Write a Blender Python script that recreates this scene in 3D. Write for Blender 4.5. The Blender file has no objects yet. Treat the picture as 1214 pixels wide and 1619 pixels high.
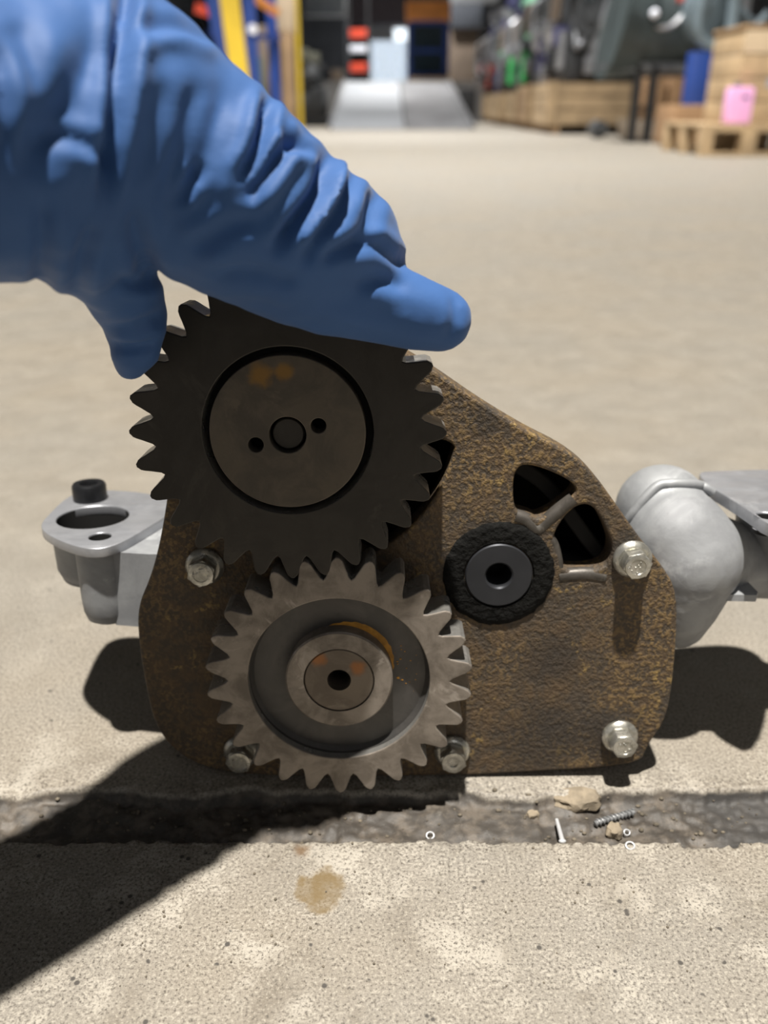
import bpy, bmesh, math, random
import numpy as np
from mathutils import Vector, Matrix, noise as mnoise

# ------------------------------------------------------------------ camera
scene = bpy.context.scene
F = 1350.0                      # focal length in pixels of the 1214 x 1619 frame
CX, CY = 607.0, 809.5
TAU = math.atan2(CY - 165.0, F)  # downward tilt from the horizon row
H = 0.285                       # camera height over the floor
CT, ST = math.cos(TAU), math.sin(TAU)
CAM = Vector((0, 0, H))
FWD = Vector((0, CT, -ST)); UPV = Vector((0, ST, CT)); RGT = Vector((1, 0, 0))
cd = bpy.data.cameras.new('camera'); cam = bpy.data.objects.new('camera', cd)
scene.collection.objects.link(cam); scene.camera = cam
cam.location = CAM; cam.rotation_euler = (math.pi/2 - TAU, 0, 0)
cd.sensor_fit = 'VERTICAL'; cd.sensor_height = 36.0; cd.lens = F/1619*36.0
cd.clip_start = 0.02; cd.clip_end = 200
cd.dof.use_dof = True; cd.dof.focus_distance = 0.325; cd.dof.aperture_fstop = cd.lens/4.2

# ------------------------------------------------------------------ world, key lamp, exposure
scene.view_settings.view_transform = 'Standard'; scene.view_settings.look = 'None'
scene.view_settings.exposure = 0.0; scene.view_settings.gamma = 1.0
scene.view_settings.use_curve_mapping = False
wd = bpy.data.worlds.new('daylight'); scene.world = wd; wd.use_nodes = True
wd.node_tree.nodes['Background'].inputs[0].default_value = (0.86, 0.94, 1.0, 1)
wd.node_tree.nodes['Background'].inputs[1].default_value = 1.9
KEY = dict(loc=(-0.08, -0.47, 6.3), power=4300, size=0.14, color=(1.0, 0.95, 0.87), cone=2.1, blend=.2)
AISLE = dict(power=3900, color=(1.0, 0.985, 0.96), cone=1.58, blend=.85, z=6.3, ys=(7.0, 12.5, 19.0, 26.0))

col = scene.collection
R = math.radians
rnd = random.Random(7)

# ------------------------------------------------------------------ helpers
def px_ray(x, y):
    return RGT*((x-CX)/F) + UPV*(-(y-CY)/F) + FWD
def PD(x, y, d):                 # pixel and depth along the axis
    return CAM + px_ray(x, y)*d
def at(x, y, Y):                 # pixel on the upright plane at distance Y
    r = px_ray(x, y); return CAM + r*(Y/r.y)
def on_floor(x, y, z=0.0):
    r = px_ray(x, y); return CAM + r*((z-H)/r.z)

def link(name, me, mat=None, parent=None, smooth=35):
    if mat is not None and len(me.materials) == 0: me.materials.append(mat)
    if smooth is not None:
        me.shade_smooth(); me.set_sharp_from_angle(angle=R(smooth))
    o = bpy.data.objects.new(name, me); col.objects.link(o)
    if parent is not None: o.parent = parent
    return o
def obj(name, bm, mat=None, parent=None, smooth=35, bevel=0, recalc=True):
    if bevel:
        bmesh.ops.bevel(bm, geom=[e for e in bm.edges if len(e.link_faces) == 2 and e.calc_face_angle(0) > .5],
                        offset=bevel, segments=2, affect='EDGES', profile=.6)
    if recalc: bmesh.ops.recalc_face_normals(bm, faces=bm.faces)
    me = bpy.data.meshes.new(name); bm.to_mesh(me); bm.free()
    return link(name, me, mat, parent, smooth)
def empty(name, loc=(0, 0, 0), rot=(0, 0, 0), parent=None):
    o = bpy.data.objects.new(name, None); col.objects.link(o)
    o.location = loc; o.rotation_euler = rot; o.empty_display_size = .1
    if parent: o.parent = parent
    return o
def tag(o, label=None, cat=None, group=None, kind=None):
    if label: o['label'] = label
    if cat: o['category'] = cat
    if group: o['group'] = group
    if kind: o['kind'] = kind
    return o
def copy_tree(o, parent=None):
    c = o.copy(); col.objects.link(c); c.parent = parent
    for ch in list(o.children):
        copy_tree(ch, c)
    return c
def box(bm, lo, hi, rot=None, piv=None):
    lo = Vector(lo); hi = Vector(hi); c = (lo+hi)/2; s = hi-lo
    m = Matrix.Translation(c) @ Matrix.Diagonal((abs(s.x), abs(s.y), abs(s.z), 1))
    if rot is not None:
        p = Vector(piv) if piv is not None else c
        m = Matrix.Translation(p) @ rot.to_4x4() @ Matrix.Translation(-p) @ m
    bmesh.ops.create_cube(bm, size=1, matrix=m); return bm
def cyl(bm, p0, p1, r0, r1=None, seg=20, caps=True):
    p0 = Vector(p0); p1 = Vector(p1); r1 = r0 if r1 is None else r1
    d = p1-p0; q = Vector((0, 0, 1)).rotation_difference(d.normalized())
    m = Matrix.Translation((p0+p1)/2) @ q.to_matrix().to_4x4()
    bmesh.ops.create_cone(bm, cap_ends=caps, segments=seg, radius1=r0, radius2=r1, depth=d.length, matrix=m); return bm
def ball(bm, c, r, sub=2, scale=(1, 1, 1)):
    m = Matrix.Translation(Vector(c)) @ Matrix.Diagonal((*scale, 1))
    bmesh.ops.create_icosphere(bm, subdivisions=sub, radius=r, matrix=m); return bm
def tube(bm, pts, r, seg=10, closed=False, caps=True):
    pts = [Vector(p) for p in pts]; n = len(pts); rings = []; prev = None
    for i, p in enumerate(pts):
        a = pts[(i-1) % n] if (closed or i > 0) else p
        b = pts[(i+1) % n] if (closed or i < n-1) else p
        t = (b-a).normalized()
        if prev is None:
            x = t.orthogonal().normalized()
        else:
            x = (prev - t*prev.dot(t)).normalized()
        prev = x; y = t.cross(x)
        rr = r[i] if isinstance(r, (list, tuple)) else r
        rings.append([bm.verts.new(p + (x*math.cos(2*math.pi*k/seg)+y*math.sin(2*math.pi*k/seg))*rr) for k in range(seg)])
    for i in range(n if closed else n-1):
        A = rings[i]; B = rings[(i+1) % n]
        for k in range(seg):
            bm.faces.new((A[k], A[(k+1) % seg], B[(k+1) % seg], B[k]))
    if caps and not closed:
        bm.faces.new(rings[0][::-1]); bm.faces.new(rings[-1])
    return bm
def spline(pts, n=8, closed=False):
    pts = [Vector(p) for p in pts]; m = len(pts); out = []
    rng = range(m if closed else m-1)
    for i in rng:
        if closed: p0, p1, p2, p3 = (pts[(i+k-1) % m] for k in range(4))
        else: p0, p1, p2, p3 = pts[max(i-1, 0)], pts[i], pts[i+1], pts[min(i+2, m-1)]
        for k in range(n):
            t = k/n
            out.append(.5*((2*p1)+(p2-p0)*t+(2*p0-5*p1+4*p2-p3)*t*t+(3*p1-p0-3*p2+p3)*t**3))
    if not closed: out.append(pts[-1])
    return out
def revolve(bm, prof, fn, seg=48, close=False):
    """profile of (radius, height) turned about an axis; fn(x, y, h) gives the point"""
    rings = []
    for r, h in prof:
        if r < 1e-6: rings.append([bm.verts.new(fn(0, 0, h))])
        else: rings.append([bm.verts.new(fn(r*math.cos(2*math.pi*k/seg), r*math.sin(2*math.pi*k/seg), h)) for k in range(seg)])
    m = len(rings)
    for i in range(m if close else m-1):
        A = rings[i]; B = rings[(i+1) % m]
        for k in range(seg):
            k2 = (k+1) % seg
            if len(A) == 1 and len(B) == 1: continue
            if len(A) == 1: bm.faces.new((A[0], B[k2], B[k]))
            elif len(B) == 1: bm.faces.new((A[k], A[k2], B[0]))
            else: bm.faces.new((A[k], A[k2], B[k2], B[k]))
    return bm
def prism(bm, poly, a, b, fn):
    """polygon of (x, y) swept between heights a and b; fn(x, y, h) gives the point"""
    A = [bm.verts.new(fn(x, y, a)) for x, y in poly]; B = [bm.verts.new(fn(x, y, b)) for x, y in poly]
    n = len(poly)
    bm.faces.new(A[::-1]); bm.faces.new(B)
    for i in range(n): bm.faces.new((A[i], A[(i+1) % n], B[(i+1) % n], B[i]))
    return bm
def flat_cut(loops, thick, bev, fn, res=2):
    """plate with holes from closed loops: filled 2-D curve with depth and rounded edges, returned as a mesh"""
    cu = bpy.data.curves.new('outline', 'CURVE'); cu.dimensions = '2D'; cu.fill_mode = 'BOTH'
    cu.extrude = thick/2-bev; cu.bevel_depth = bev; cu.bevel_resolution = res; cu.offset = -bev
    for lp in loops:
        s = cu.splines.new('POLY'); s.points.add(len(lp)-1); s.use_cyclic_u = True
        for p, q in zip(s.points, lp): p.co = (q[0], q[1], 0, 1)
    o = bpy.data.objects.new('outline', cu); col.objects.link(o)
    dg = bpy.context.evaluated_depsgraph_get()
    me = bpy.data.meshes.new_from_object(o.evaluated_get(dg))
    bpy.data.objects.remove(o); bpy.data.curves.remove(cu)
    bm = bmesh.new(); bm.from_mesh(me); bpy.data.meshes.remove(me)
    bmesh.ops.remove_doubles(bm, verts=bm.verts, dist=1e-6)
    for v in bm.verts: v.co = Vector(fn(v.co.x, v.co.y, v.co.z))
    bmesh.ops.recalc_face_normals(bm, faces=bm.faces)
    return bm
def round_poly(pts, r=None, n=5):
    """corner-cut a polygon (Chaikin)"""
    P = [Vector((p[0], p[1])) for p in pts]
    for _ in range(n if r is None else r):
        Q = []
        for i in range(len(P)):
            a, b = P[i], P[(i+1) % len(P)]
            Q += [a*.75+b*.25, a*.25+b*.75]
        P = Q
    return [(p.x, p.y) for p in P]
def circle(cx, cy, r, n=64): return [(cx+r*math.cos(2*math.pi*k/n), cy+r*math.sin(2*math.pi*k/n)) for k in range(n)]

# ------------------------------------------------------------------ materials
class NT:
    def __init__(s, name):
        s.m = bpy.data.materials.new(name); s.m.use_nodes = True
        s.t = s.m.node_tree; s.b = s.t.nodes['Principled BSDF']
        s.co = s.t.nodes.new('ShaderNodeTexCoord')
    def node(s, typ, ins=None, **kw):
        n = s.t.nodes.new(typ)
        for k, v in kw.items(): setattr(n, k, v)
        for k, v in (ins or {}).items(): s.put(n.inputs[k], v)
        return n
    def put(s, inp, v):
        if hasattr(v, 'is_output') or isinstance(v, bpy.types.NodeSocket): s.t.links.new(v, inp)
        else:
            if isinstance(v, (tuple, list)) and len(v) == 3 and inp.type == 'RGBA': v = (*v, 1)
            inp.default_value = v
    def noise(s, scale, detail=4, rough=.55, vec=None, dist=0):
        n = s.node('ShaderNodeTexNoise', {'Scale': scale, 'Detail': detail, 'Roughness': rough, 'Distortion': dist, 'Vector': vec or s.co.outputs['Object']})
        return n.outputs[0]
    def ramp(s, v, a, b, lo=0.0, hi=1.0, smooth=True):
        return s.node('ShaderNodeMapRange', {0: v, 1: a, 2: b, 3: lo, 4: hi}, interpolation_type='SMOOTHSTEP' if smooth else 'LINEAR').outputs[0]
    def math(s, op, a, b=0.0):
        return s.node('ShaderNodeMath', {0: a, 1: b}, operation=op).outputs[0]
    def mix(s, f, a, b):
        n = s.node('ShaderNodeMix', data_type='RGBA'); s.put(n.inputs[0], f); s.put(n.inputs[6], a); s.put(n.inputs[7], b); return n.outputs[2]
    def bump(s, h, strength=.3, dist=.001):
        n = s.node('ShaderNodeBump', {'Height': h, 'Strength': strength, 'Distance': dist}); s.put(s.b.inputs['Normal'], n.outputs[0])
    def spot(s, c, rad, soft, wob=0.0, wscale=100):
        """1 inside a blob about point c (object space)"""
        d = s.node('ShaderNodeVectorMath', {0: s.co.outputs['Object'], 1: c}, operation='DISTANCE').outputs['Value']
        if wob: d = s.math('ADD', d, s.math('MULTIPLY', s.math('SUBTRACT', s.noise(wscale, 3), .5), wob))
        return s.ramp(d, rad+soft, rad-soft)
    def done(s, color=None, rough=None, metal=None, **kw):
        if color is not None: s.put(s.b.inputs['Base Color'], color)
        if rough is not None: s.put(s.b.inputs['Roughness'], rough)
        if metal is not None: s.put(s.b.inputs['Metallic'], metal)
        for k, v in kw.items(): s.put(s.b.inputs[k], v)
        return s.m
def plain(name, c, rough=.6, metal=0.0, var=.25, scale=12, bump=0.0, bscale=200, bdist=.001, c2=None):
    s = NT(name); c2 = c2 or tuple(x*(1-var) for x in c)
    cc = s.mix(s.ramp(s.noise(scale), .35, .65), c, c2)
    if bump: s.bump(s.noise(bscale, 3), bump, bdist)
    return s.done(cc, rough, metal)
def light_mat(name, c, strength):
    s = NT(name); return s.done(c, .5, 0, **{'Emission Color': c, 'Emission Strength': strength})

STAIN = on_floor(508, 1407); STAIN2 = on_floor(478, 1345)
def floor_material():
    s = NT('worn_concrete'); ob = s.co.outputs['Object']
    big = s.ramp(s.noise(5.0, 5), .35, .65)
    base = s.mix(big, (.455, .395, .312), (.42, .385, .33))
    gr = s.noise(760, 4, .8)
    grit = s.math('MULTIPLY', s.math('SUBTRACT', gr, .5), .55)
    mid = s.ramp(s.math('ADD', s.noise(26, 7, .7), grit), .50, .64)
    yy = s.node('ShaderNodeSeparateXYZ', {0: ob}).outputs['Y']
    pour = s.ramp(yy, .29, .36, 1.0, .28)      # the slab before the joint is the rougher pour
    base = s.mix(s.math('MULTIPLY', s.math('MULTIPLY', mid, .9), pour), base, (.74, .68, .58))
    mid2 = s.ramp(s.math('ADD', s.noise(20, 6, .65, dist=.6), grit), .52, .68)
    base = s.mix(s.math('MULTIPLY', s.math('MULTIPLY', mid2, .75), pour), base, (.23, .185, .13))
    wide = s.ramp(s.noise(.9, 4, .6), .35, .7)
    base = s.mix(s.math('MULTIPLY', wide, .35), base, (.50, .47, .42))
    base = s.mix(s.ramp(gr, .52, .64, 0, .8), base, (.78, .72, .60))
    base = s.mix(s.ramp(gr, .48, .37, 0, .95), base, (.09, .07, .05))
    vo = s.node('ShaderNodeTexVoronoi', {'Scale': 170.0, 'Vector': ob}).outputs['Distance']
    keep = s.ramp(s.noise(60, 2), .58, .62)
    base = s.mix(s.math('MULTIPLY', s.ramp(vo, .22, .12), keep), base, (.07, .06, .05))
    st = s.spot(STAIN, .0098, .0016, .011, 110)
    rim = s.math('MULTIPLY', st, s.ramp(s.noise(170, 4), .35, .65, .60, .95))
    base = s.mix(rim, base, (.26, .165, .045))
    base = s.mix(s.math('MULTIPLY', s.spot(STAIN2, .003, .002, .006, 200), .8), base, (.22, .11, .03))
    # groove dirt lies lower than the slab
    z = s.node('ShaderNodeSeparateXYZ', {0: ob}).outputs['Z']
    dn = s.noise(90, 6, .7)
    dirt = s.mix(s.ramp(dn, .42, .66), (.055, .045, .036), (.19, .155, .12))
    dirt = s.mix(s.ramp(gr, .60, .72, 0, .6), dirt, (.42, .37, .30))
    xx = s.node('ShaderNodeSeparateXYZ', {0: ob}).outputs['X']
    tar = s.ramp(s.math('ADD', xx, s.math('MULTIPLY', s.noise(60, 4), .03)), .150, .165)   # patch of dark sealant in the joint
    dirt = s.mix(s.math('MULTIPLY', tar, .8), dirt, (.040, .040, .042))
    base = s.mix(s.ramp(z, -.0012, -.0034), base, dirt)
    base = s.mix(.54, base, (.040, .037, .033))
    hgt = s.math('ADD', gr, s.math('MULTIPLY', s.noise(150, 4), .35))
    s.bump(hgt, .30, .0009)
    return s.done(base, s.ramp(s.noise(30, 3), .3, .7, .46, .68))

def rust_material():
    s = NT('rusty_cast_iron'); ob = s.co.outputs['Object']
    fine = s.noise(560, 2, .6); mid = s.noise(150, 4, .6, dist=.3); big = s.noise(16, 4, .6)
    base = s.mix(s.ramp(mid, .40, .62), (.105, .080, .056), (.165, .108, .058))
    m2 = s.math('MULTIPLY', s.ramp(big, .36, .58, .15, 1), s.ramp(fine, .46, .62))
    base = s.mix(s.math('MULTIPLY', m2, .85), base, (.40, .26, .105))
    base = s.mix(s.math('MULTIPLY', s.ramp(s.noise(40, 6, .7, dist=1.2), .59, .66), s.ramp(fine, .42, .56)), base, (.52, .35, .12))
    g = s.ramp(s.noise(24, 5, .6), .54, .66)
    base = s.mix(s.math('MULTIPLY', g, .65), base, (.088, .076, .064))
    for c, r in DARKS: base = s.mix(s.math('MULTIPLY', s.spot(c, r, r*.5, .012, 90), .7), base, (.040, .035, .031))
    base = s.mix(.55, base, (.022, .016, .011))
    s.bump(s.math('ADD', fine, s.math('MULTIPLY', mid, .4)), .7, .0013)
    return s.done(base, .70, .05)
def steel_material(name, a, b, c, rough=.42, metal=.75, scale=60, spots=None, spotc=None):
    s = NT(name)
    base = s.mix(s.ramp(s.noise(scale, 6, .65, dist=.5), .38, .64), a, b)
    base = s.mix(s.ramp(s.noise(scale*.6, 5, .7, dist=1), .58, .68), base, c)
    for p, r in (spots or []): base = s.mix(s.math('MULTIPLY', s.spot(p, r, r*.5, r*1.2, 220), .8), base, spotc)
    s.bump(s.noise(900, 3), .12, .0005)
    return s.done(base, s.ramp(s.noise(scale, 3), .3, .7, rough-.06, rough+.1), metal)

M = {}
M['floor'] = floor_material()

# =================================================================== SETTING
# ---- floor: one slab field, fine around the broken joint that runs in front of the pump
GY0, GY1 = on_floor(607, 1332).y, on_floor(607, 1246).y
def graded(lo, hi, step, out_lo, out_hi, g=1.13):
    a = list(np.arange(lo, hi+1e-9, step)); s = step
    while a[-1] < out_hi: s = min(s*g, 1.5); a.append(a[-1]+s)
    s = step; L = []
    x = lo
    while x > out_lo: s = min(s*g, 1.5); x -= s; L.append(x)
    return L[::-1]+a
def fbm(x, y, z=0.0, o=4):
    return mnoise.fractal(Vector((x, y, z)), 1.0, 2.0, o)
def floor_height(x, y):
    if abs(x) > 3 or not (.20 < y < .38): return 0.0
    far = GY1 + .0038*fbm(x*26, 3.1) + .0022*fbm(x*110, 7.7)
    if x > .03: far -= .0022*max(0, math.sin((x-.03)*38))
    near = GY0 + .0014*fbm(x*24, 11.3) + .0012*fbm(x*120, 2.2)
    if .128 < x < .152: near -= .0028
    d1 = far - y; d0 = y - near
    ins = min(d1/.0045, d0/.0022)
    if ins <= 0:
        e = max(0.0, 1+ins*.28); return -.0007*e*e*(1+.6*fbm(x*260, y*260))
    k = min(1, ins); k = k*k*(3-2*k)
    depth = .0062 + .0022*fbm(x*55, y*80, 4) + .0012*fbm(x*230, y*230, 9)
    if -.02 < x < .07 and y > GY0: depth *= .72
    return -depth*k
xs = graded(-.235, .235, .00135, -6.2, 6.2); ys = graded(.185, .325, .00125, -3.0, 33.5)
xs = np.array(xs); ys = np.array(ys)
verts = [(x, y, floor_height(x, y)) for y in ys for x in xs]
nx = len(xs); faces = [(j*nx+i, j*nx+i+1, (j+1)*nx+i+1, (j+1)*nx+i) for j in range(len(ys)-1) for i in range(nx-1)]
me = bpy.data.meshes.new('floor'); me.from_pydata(verts, [], faces)
fl = link('floor', me, M['floor'], None, 80); tag(fl, kind='structure')

M['wall'] = plain('grey_wall_paint', (.20, .21, .23), .8, 0, .25, 1.2)
M['wall_dark'] = plain('dark_slate_cladding', (.085, .095, .115), .7, 0, .3, 1.5)
M['ceil'] = plain('ceiling_sheet', (.16, .17, .18), .8, 0, .2, .8)
XW, YN, YF, ZC = 6.0, -2.8, 33.0, 7.2
def wallbox(name, lo, hi, mat):
    o = obj(name, box(bmesh.new(), lo, hi), mat, None, 30); tag(o, kind='structure'); return o
wallbox('wall_left', (-XW-.2, YN, 0), (-XW, YF, ZC), M['wall'])
wallbox('wall_right', (XW, YN, 0), (XW+.2, YF, ZC), M['wall'])
wallbox('wall_back', (-XW-.2, YN-.2, 0), (XW+.2, YN, ZC), M['wall'])
wallbox('ceiling', (-XW-.2, YN-.2, ZC), (XW+.2, YF+.2, ZC+.2), M['ceil'])
# end wall with the doorway
dl, dr = at(583, 60, YF).x, at(646, 60, YF).x; dt = at(607, 41, YF).z; PZ = .65
bm = bmesh.new()
box(bm, (-XW-.2, YF, 0), (dl, YF+.2, ZC)); box(bm, (dr, YF, 0), (XW+.2, YF+.2, ZC)); box(bm, (dl, YF, dt), (dr, YF+.2, ZC)); box(bm, (dl, YF, 0), (dr, YF+.2, PZ))
tag(obj('wall_end', bm, M['wall_dark']), kind='structure')
M['white_paint'] = plain('white_paint', (.78, .80, .82), .5, 0, .1)
M['strip'] = NT('pale_blue_curtain').done((.40, .68, .98), .4, 0, **{'Alpha': .42})
d1 = tag(empty('door_1', ((dl+dr)/2, YF, PZ)), kind='structure')
def loc(o, parent): o.matrix_parent_inverse = Matrix.Translation(-parent.location); return o
bm = bmesh.new(); box(bm, (dl, YF-.05, PZ), (dl+.07, YF+.1, dt)); box(bm, (dr-.07, YF-.05, PZ), (dr, YF+.1, dt)); box(bm, (dl, YF-.05, dt-.07), (dr, YF+.1, dt))
loc(obj('door_frame', bm, M['white_paint'], d1), d1)
hd = at(607, 64, YF).z
loc(obj('header_panel', box(bmesh.new(), (dl+.07, YF+.02, hd), (dr-.5, YF+.06, dt-.07)), M['white_paint'], d1), d1)
nst = 7; w = (dr-dl-.14)/nst
for i in range(nst):
    loc(obj('curtain_strip', box(bmesh.new(), (dl+.07+i*w+.008, YF+.03+.02*(i % 2), PZ+.05), (dl+.07+(i+1)*w-.008, YF+.04+.02*(i % 2), hd)), M['strip'], d1), d1)
# raised dock
M['dock'] = plain('dock_concrete', (.24, .235, .23), .7, 0, .2, 3)
wallbox('trim_1', (-2.7, 16.7, 0), (1.75, YF, PZ), M['dock'])

# ---- lamps (real fixtures up under the ceiling; none in view)
M['lamp_shell'] = plain('lamp_shell', (.3, .3, .3), .4, .8)
def lamp(loc_, power, size, color, cone, blend, label):
    root = empty('high_bay_lamp', loc_); tag(root, label, 'lamp', 'high bay lamps over the aisle')
    bm = bmesh.new(); revolve(bm, [(.06, .42), (.10, .40), (.13, .20), (.24, .02), (.25, 0), (.235, .01), (.12, .19), (.0, .21)], lambda x, y, h: (x, y, h), 24)
    obj('lamp_shade', bm, M['lamp_shell'], root)
    obj('suspension_rod', cyl(bmesh.new(), (0, 0, .41), (0, 0, ZC-loc_[2]), .012, seg=8), M['lamp_shell'], root)
    ld = bpy.data.lights.new('lamp_glow', 'SPOT'); ld.energy = power; ld.shadow_soft_size = size/2; ld.color = color
    ld.spot_size = cone; ld.spot_blend = blend
    lo = bpy.data.objects.new('lamp_glow', ld); col.objects.link(lo); lo.parent = root; lo.location = (0, 0, -.01)
lamp(KEY['loc'], KEY['power'], KEY['size'], KEY['color'], KEY['cone'], KEY['blend'], 'high bay lamp hung right above the pump')
for y, where in zip(AISLE['ys'], ('beside the pine pallet', 'before the dock ramp', 'above the blue cage', 'before the bright doorway')):
    lamp((0.0, y, AISLE['z']), AISLE['power'], .4, AISLE['color'], AISLE['cone'], AISLE['blend'], 'high bay lamp hung over the aisle '+where)

# =================================================================== OIL PUMP
D0, THETA = .333, R(19.5); LEAN = TAU-THETA
VV = Vector((0, math.sin(LEAN), math.cos(LEAN))); NN = Vector((0, -math.cos(LEAN), math.sin(LEAN)))
C0 = CAM + FWD*D0
V0 = -C0.z/VV.z*1000          # mm, where the pump frame meets the floor
pump = empty('oil_pump', C0 + VV*V0/1000, (-LEAN, 0, 0))
tag(pump, 'rusty oil pump with two meshed gears and cast aluminium ports on the concrete', 'oil pump')
def L(u, v, w): return Vector((u/1000, -w/1000, (v-V0)/1000))
def PW(x, y, w):               # pixel on the plane w mm in front of the gear faces -> (u, v) mm
    r = px_ray(x, y); o = C0 + NN*(w/1000); t = (o-CAM).dot(NN)/r.dot(NN); X = CAM + r*t - o
    return (X.x*1000, X.dot(VV)*1000)
def world_w(x, y, w):
    u, v = PW(x, y, w); return C0 + RGT*(u/1000) + VV*(v/1000) + NN*(w/1000)
WP = -22.0                     # plate face
PT = 13.0                      # plate thickness

outline_px = [(690, 588), (760, 637), (835, 682), (893, 710), (936, 744), (976, 800), (1012, 852), (1046, 893), (1071, 934), (1070, 1010), (1062, 1095), (1051, 1143), (1022, 1182), (1013, 1211)]
OUT = [PW(x, y, WP) for x, y in outline_px]
OUT += [(60, -137.5), (40, -139), (-55, -140), (-84, -135)]
OUT += [PW(x, y, WP) for x, y in [(272, 1186), (242, 1142), (229, 1080), (219, 1020), (216, 962), (238, 912), (252, 858), (262, 800)]]
OUT += [(-84, 26), (-72, 58), (-48, 72), (-18, 70), (6, 60)]
OUT = round_poly(OUT, 3)
WIN1 = round_poly([PW(x, y, WP) for x, y in [(812, 736), (850, 736), (914, 766), (906, 788), (853, 824), (838, 815), (811, 810)]], 3)
WIN2 = round_poly([PW(x, y, WP) for x, y in [(870, 852), (902, 803), (935, 795), (957, 830), (972, 872), (952, 904), (886, 904), (886, 880)]], 3)
GU = (-36.3, 31.7); GL = (-18.9, -75.4)
arc = lambda c, r, a0, a1, n: [(c[0]+r*math.cos(R(a0+(a1-a0)*k/n)), c[1]+r*math.sin(R(a0+(a1-a0)*k/n))) for k in range(n+1)]
WIN3 = round_poly(arc(GU, 66, -8, -66, 10) + arc(GU, 46, -66, -8, 10), 2)
BOSS = PW(788, 908, WP)
HOLEB = circle(*BOSS, 5.9, 40)
DARKS = [(L(*PW(770, 665, WP), WP), .007), (L(*PW(985, 880, WP), WP), .010), (L(*PW(965, 1165, WP), WP), .014), (L(*PW(790, 905, WP), WP), .024),
         (L(*PW(855, 1170, WP), WP), .018), (L(*PW(870, 1040, WP), WP), .012)]
M['rust'] = rust_material()
M['upper'] = steel_material('dark_oily_steel', (.045, .041, .036), (.034, .031, .027), (.055, .050, .043), .45, .55, 40)
M['disc'] = steel_material('worn_thrust_disc', (.105, .088, .068), (.072, .062, .050), (.12, .10, .076), .5, .45, 55,
                           [(L(*PW(412, 592, 0), 0), .004), (L(*PW(450, 588, 0), 0), .003)], (.26, .14, .03))
M['lower'] = steel_material('gritty_gear_steel', (.235, .205, .175), (.135, .115, .095), (.33, .295, .26), .5, .35, 75)
M['flank'] = steel_material('lit_polished_flank', (.42, .41, .39), (.33, .32, .30), (.5, .49, .47), .32, .75, 120)  # polished flanks, coloured brighter to carry the light on the teeth
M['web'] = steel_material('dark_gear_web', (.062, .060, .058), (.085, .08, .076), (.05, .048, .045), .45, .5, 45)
M['shaft'] = steel_material('shaft_end', (.15, .125, .10), (.11, .09, .072), (.18, .155, .125), .45, .5, 60,
                            [(L(*PW(505, 1045, 0), 0), .003), (L(*PW(566, 1058, 0), 0), .003)], (.28, .11, .03))
M['zinc'] = steel_material('zinc_plated_bolt', (.50, .49, .45), (.34, .33, .29), (.60, .58, .49), .30, .80, 220)
M['bush'] = plain('machined_bushing', (.045, .047, .053), .42, .5, .15, 60)
M['soot'] = plain('rough_black_boss', (.0095, .0095, .009), .85, 0, .4, 200, .9, 330, .002)
for k_ in ('soot', 'bush'): M[k_].node_tree.nodes['Principled BSDF'].inputs['Specular IOR Level'].default_value = .12
M['alu'] = steel_material('cast_aluminium', (.29, .30, .312), (.225, .232, .245), (.34, .35, .362), .60, .25, 45)
M['alu_cut'] = steel_material('machined_aluminium', (.46, .47, .50), (.37, .38, .41), (.52, .53, .56), .36, .65, 35)
M['black_bolt'] = plain('black_oxide', (.028, .029, .032), .35, .6, .2, 300)
M['bore'] = plain('shade_black_bore', (.010, .0095, .009), .85, 0, .2)  # near-black paints in the shade of holes and the hollow body
M['rust_mark'] = plain('orange_rust_film', (.50, .24, .03), .6, 0, .35, 250)
M['ochre'] = plain('ochre_rust_film', (.30, .17, .05), .6, 0, .35, 250)

fw = lambda w0: (lambda x, y, z: L(x, y, w0+z*1.0))
# plate
bm = flat_cut([OUT, WIN1, WIN2, WIN3, HOLEB], PT, 1.3, fw(WP-PT/2))
obj('mounting_plate', bm, M['rust'], pump, 22, recalc=False)
M['worn_iron'] = steel_material('worn_iron_edge', (.10, .09, .08), (.065, .058, .05), (.15, .14, .125), .42, .4, 160)
for pts, r in (([(815, 818), (832, 824), (850, 838), (878, 815), (908, 790)], 3.0), ([(884, 913), (905, 911), (930, 910), (958, 914)], 2.9), ([(862, 842), (876, 862), (883, 888), (884, 912)], 2.2)):
    bm = tube(bmesh.new(), [L(q.x, q.y, WP-2.3) for q in spline([Vector((*PW(x, y, WP), 0)) for x, y in pts], 5)], r/1000, 12)
    obj('window_rib', bm, M['worn_iron'], pump, 60)
# hollow body behind the plate
shr = lambda P, k, c=(5, -62): [(c[0]+(x-c[0])*k, c[1]+(y-c[1])*k) for x, y in P]
BODY = shr(OUT, .86)
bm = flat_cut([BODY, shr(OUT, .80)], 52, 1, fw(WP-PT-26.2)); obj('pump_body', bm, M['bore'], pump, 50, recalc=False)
bm = flat_cut([BODY], 6, 1, fw(WP-PT-56)); obj('back_cover', bm, M['bore'], pump, 50, recalc=False)

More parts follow.
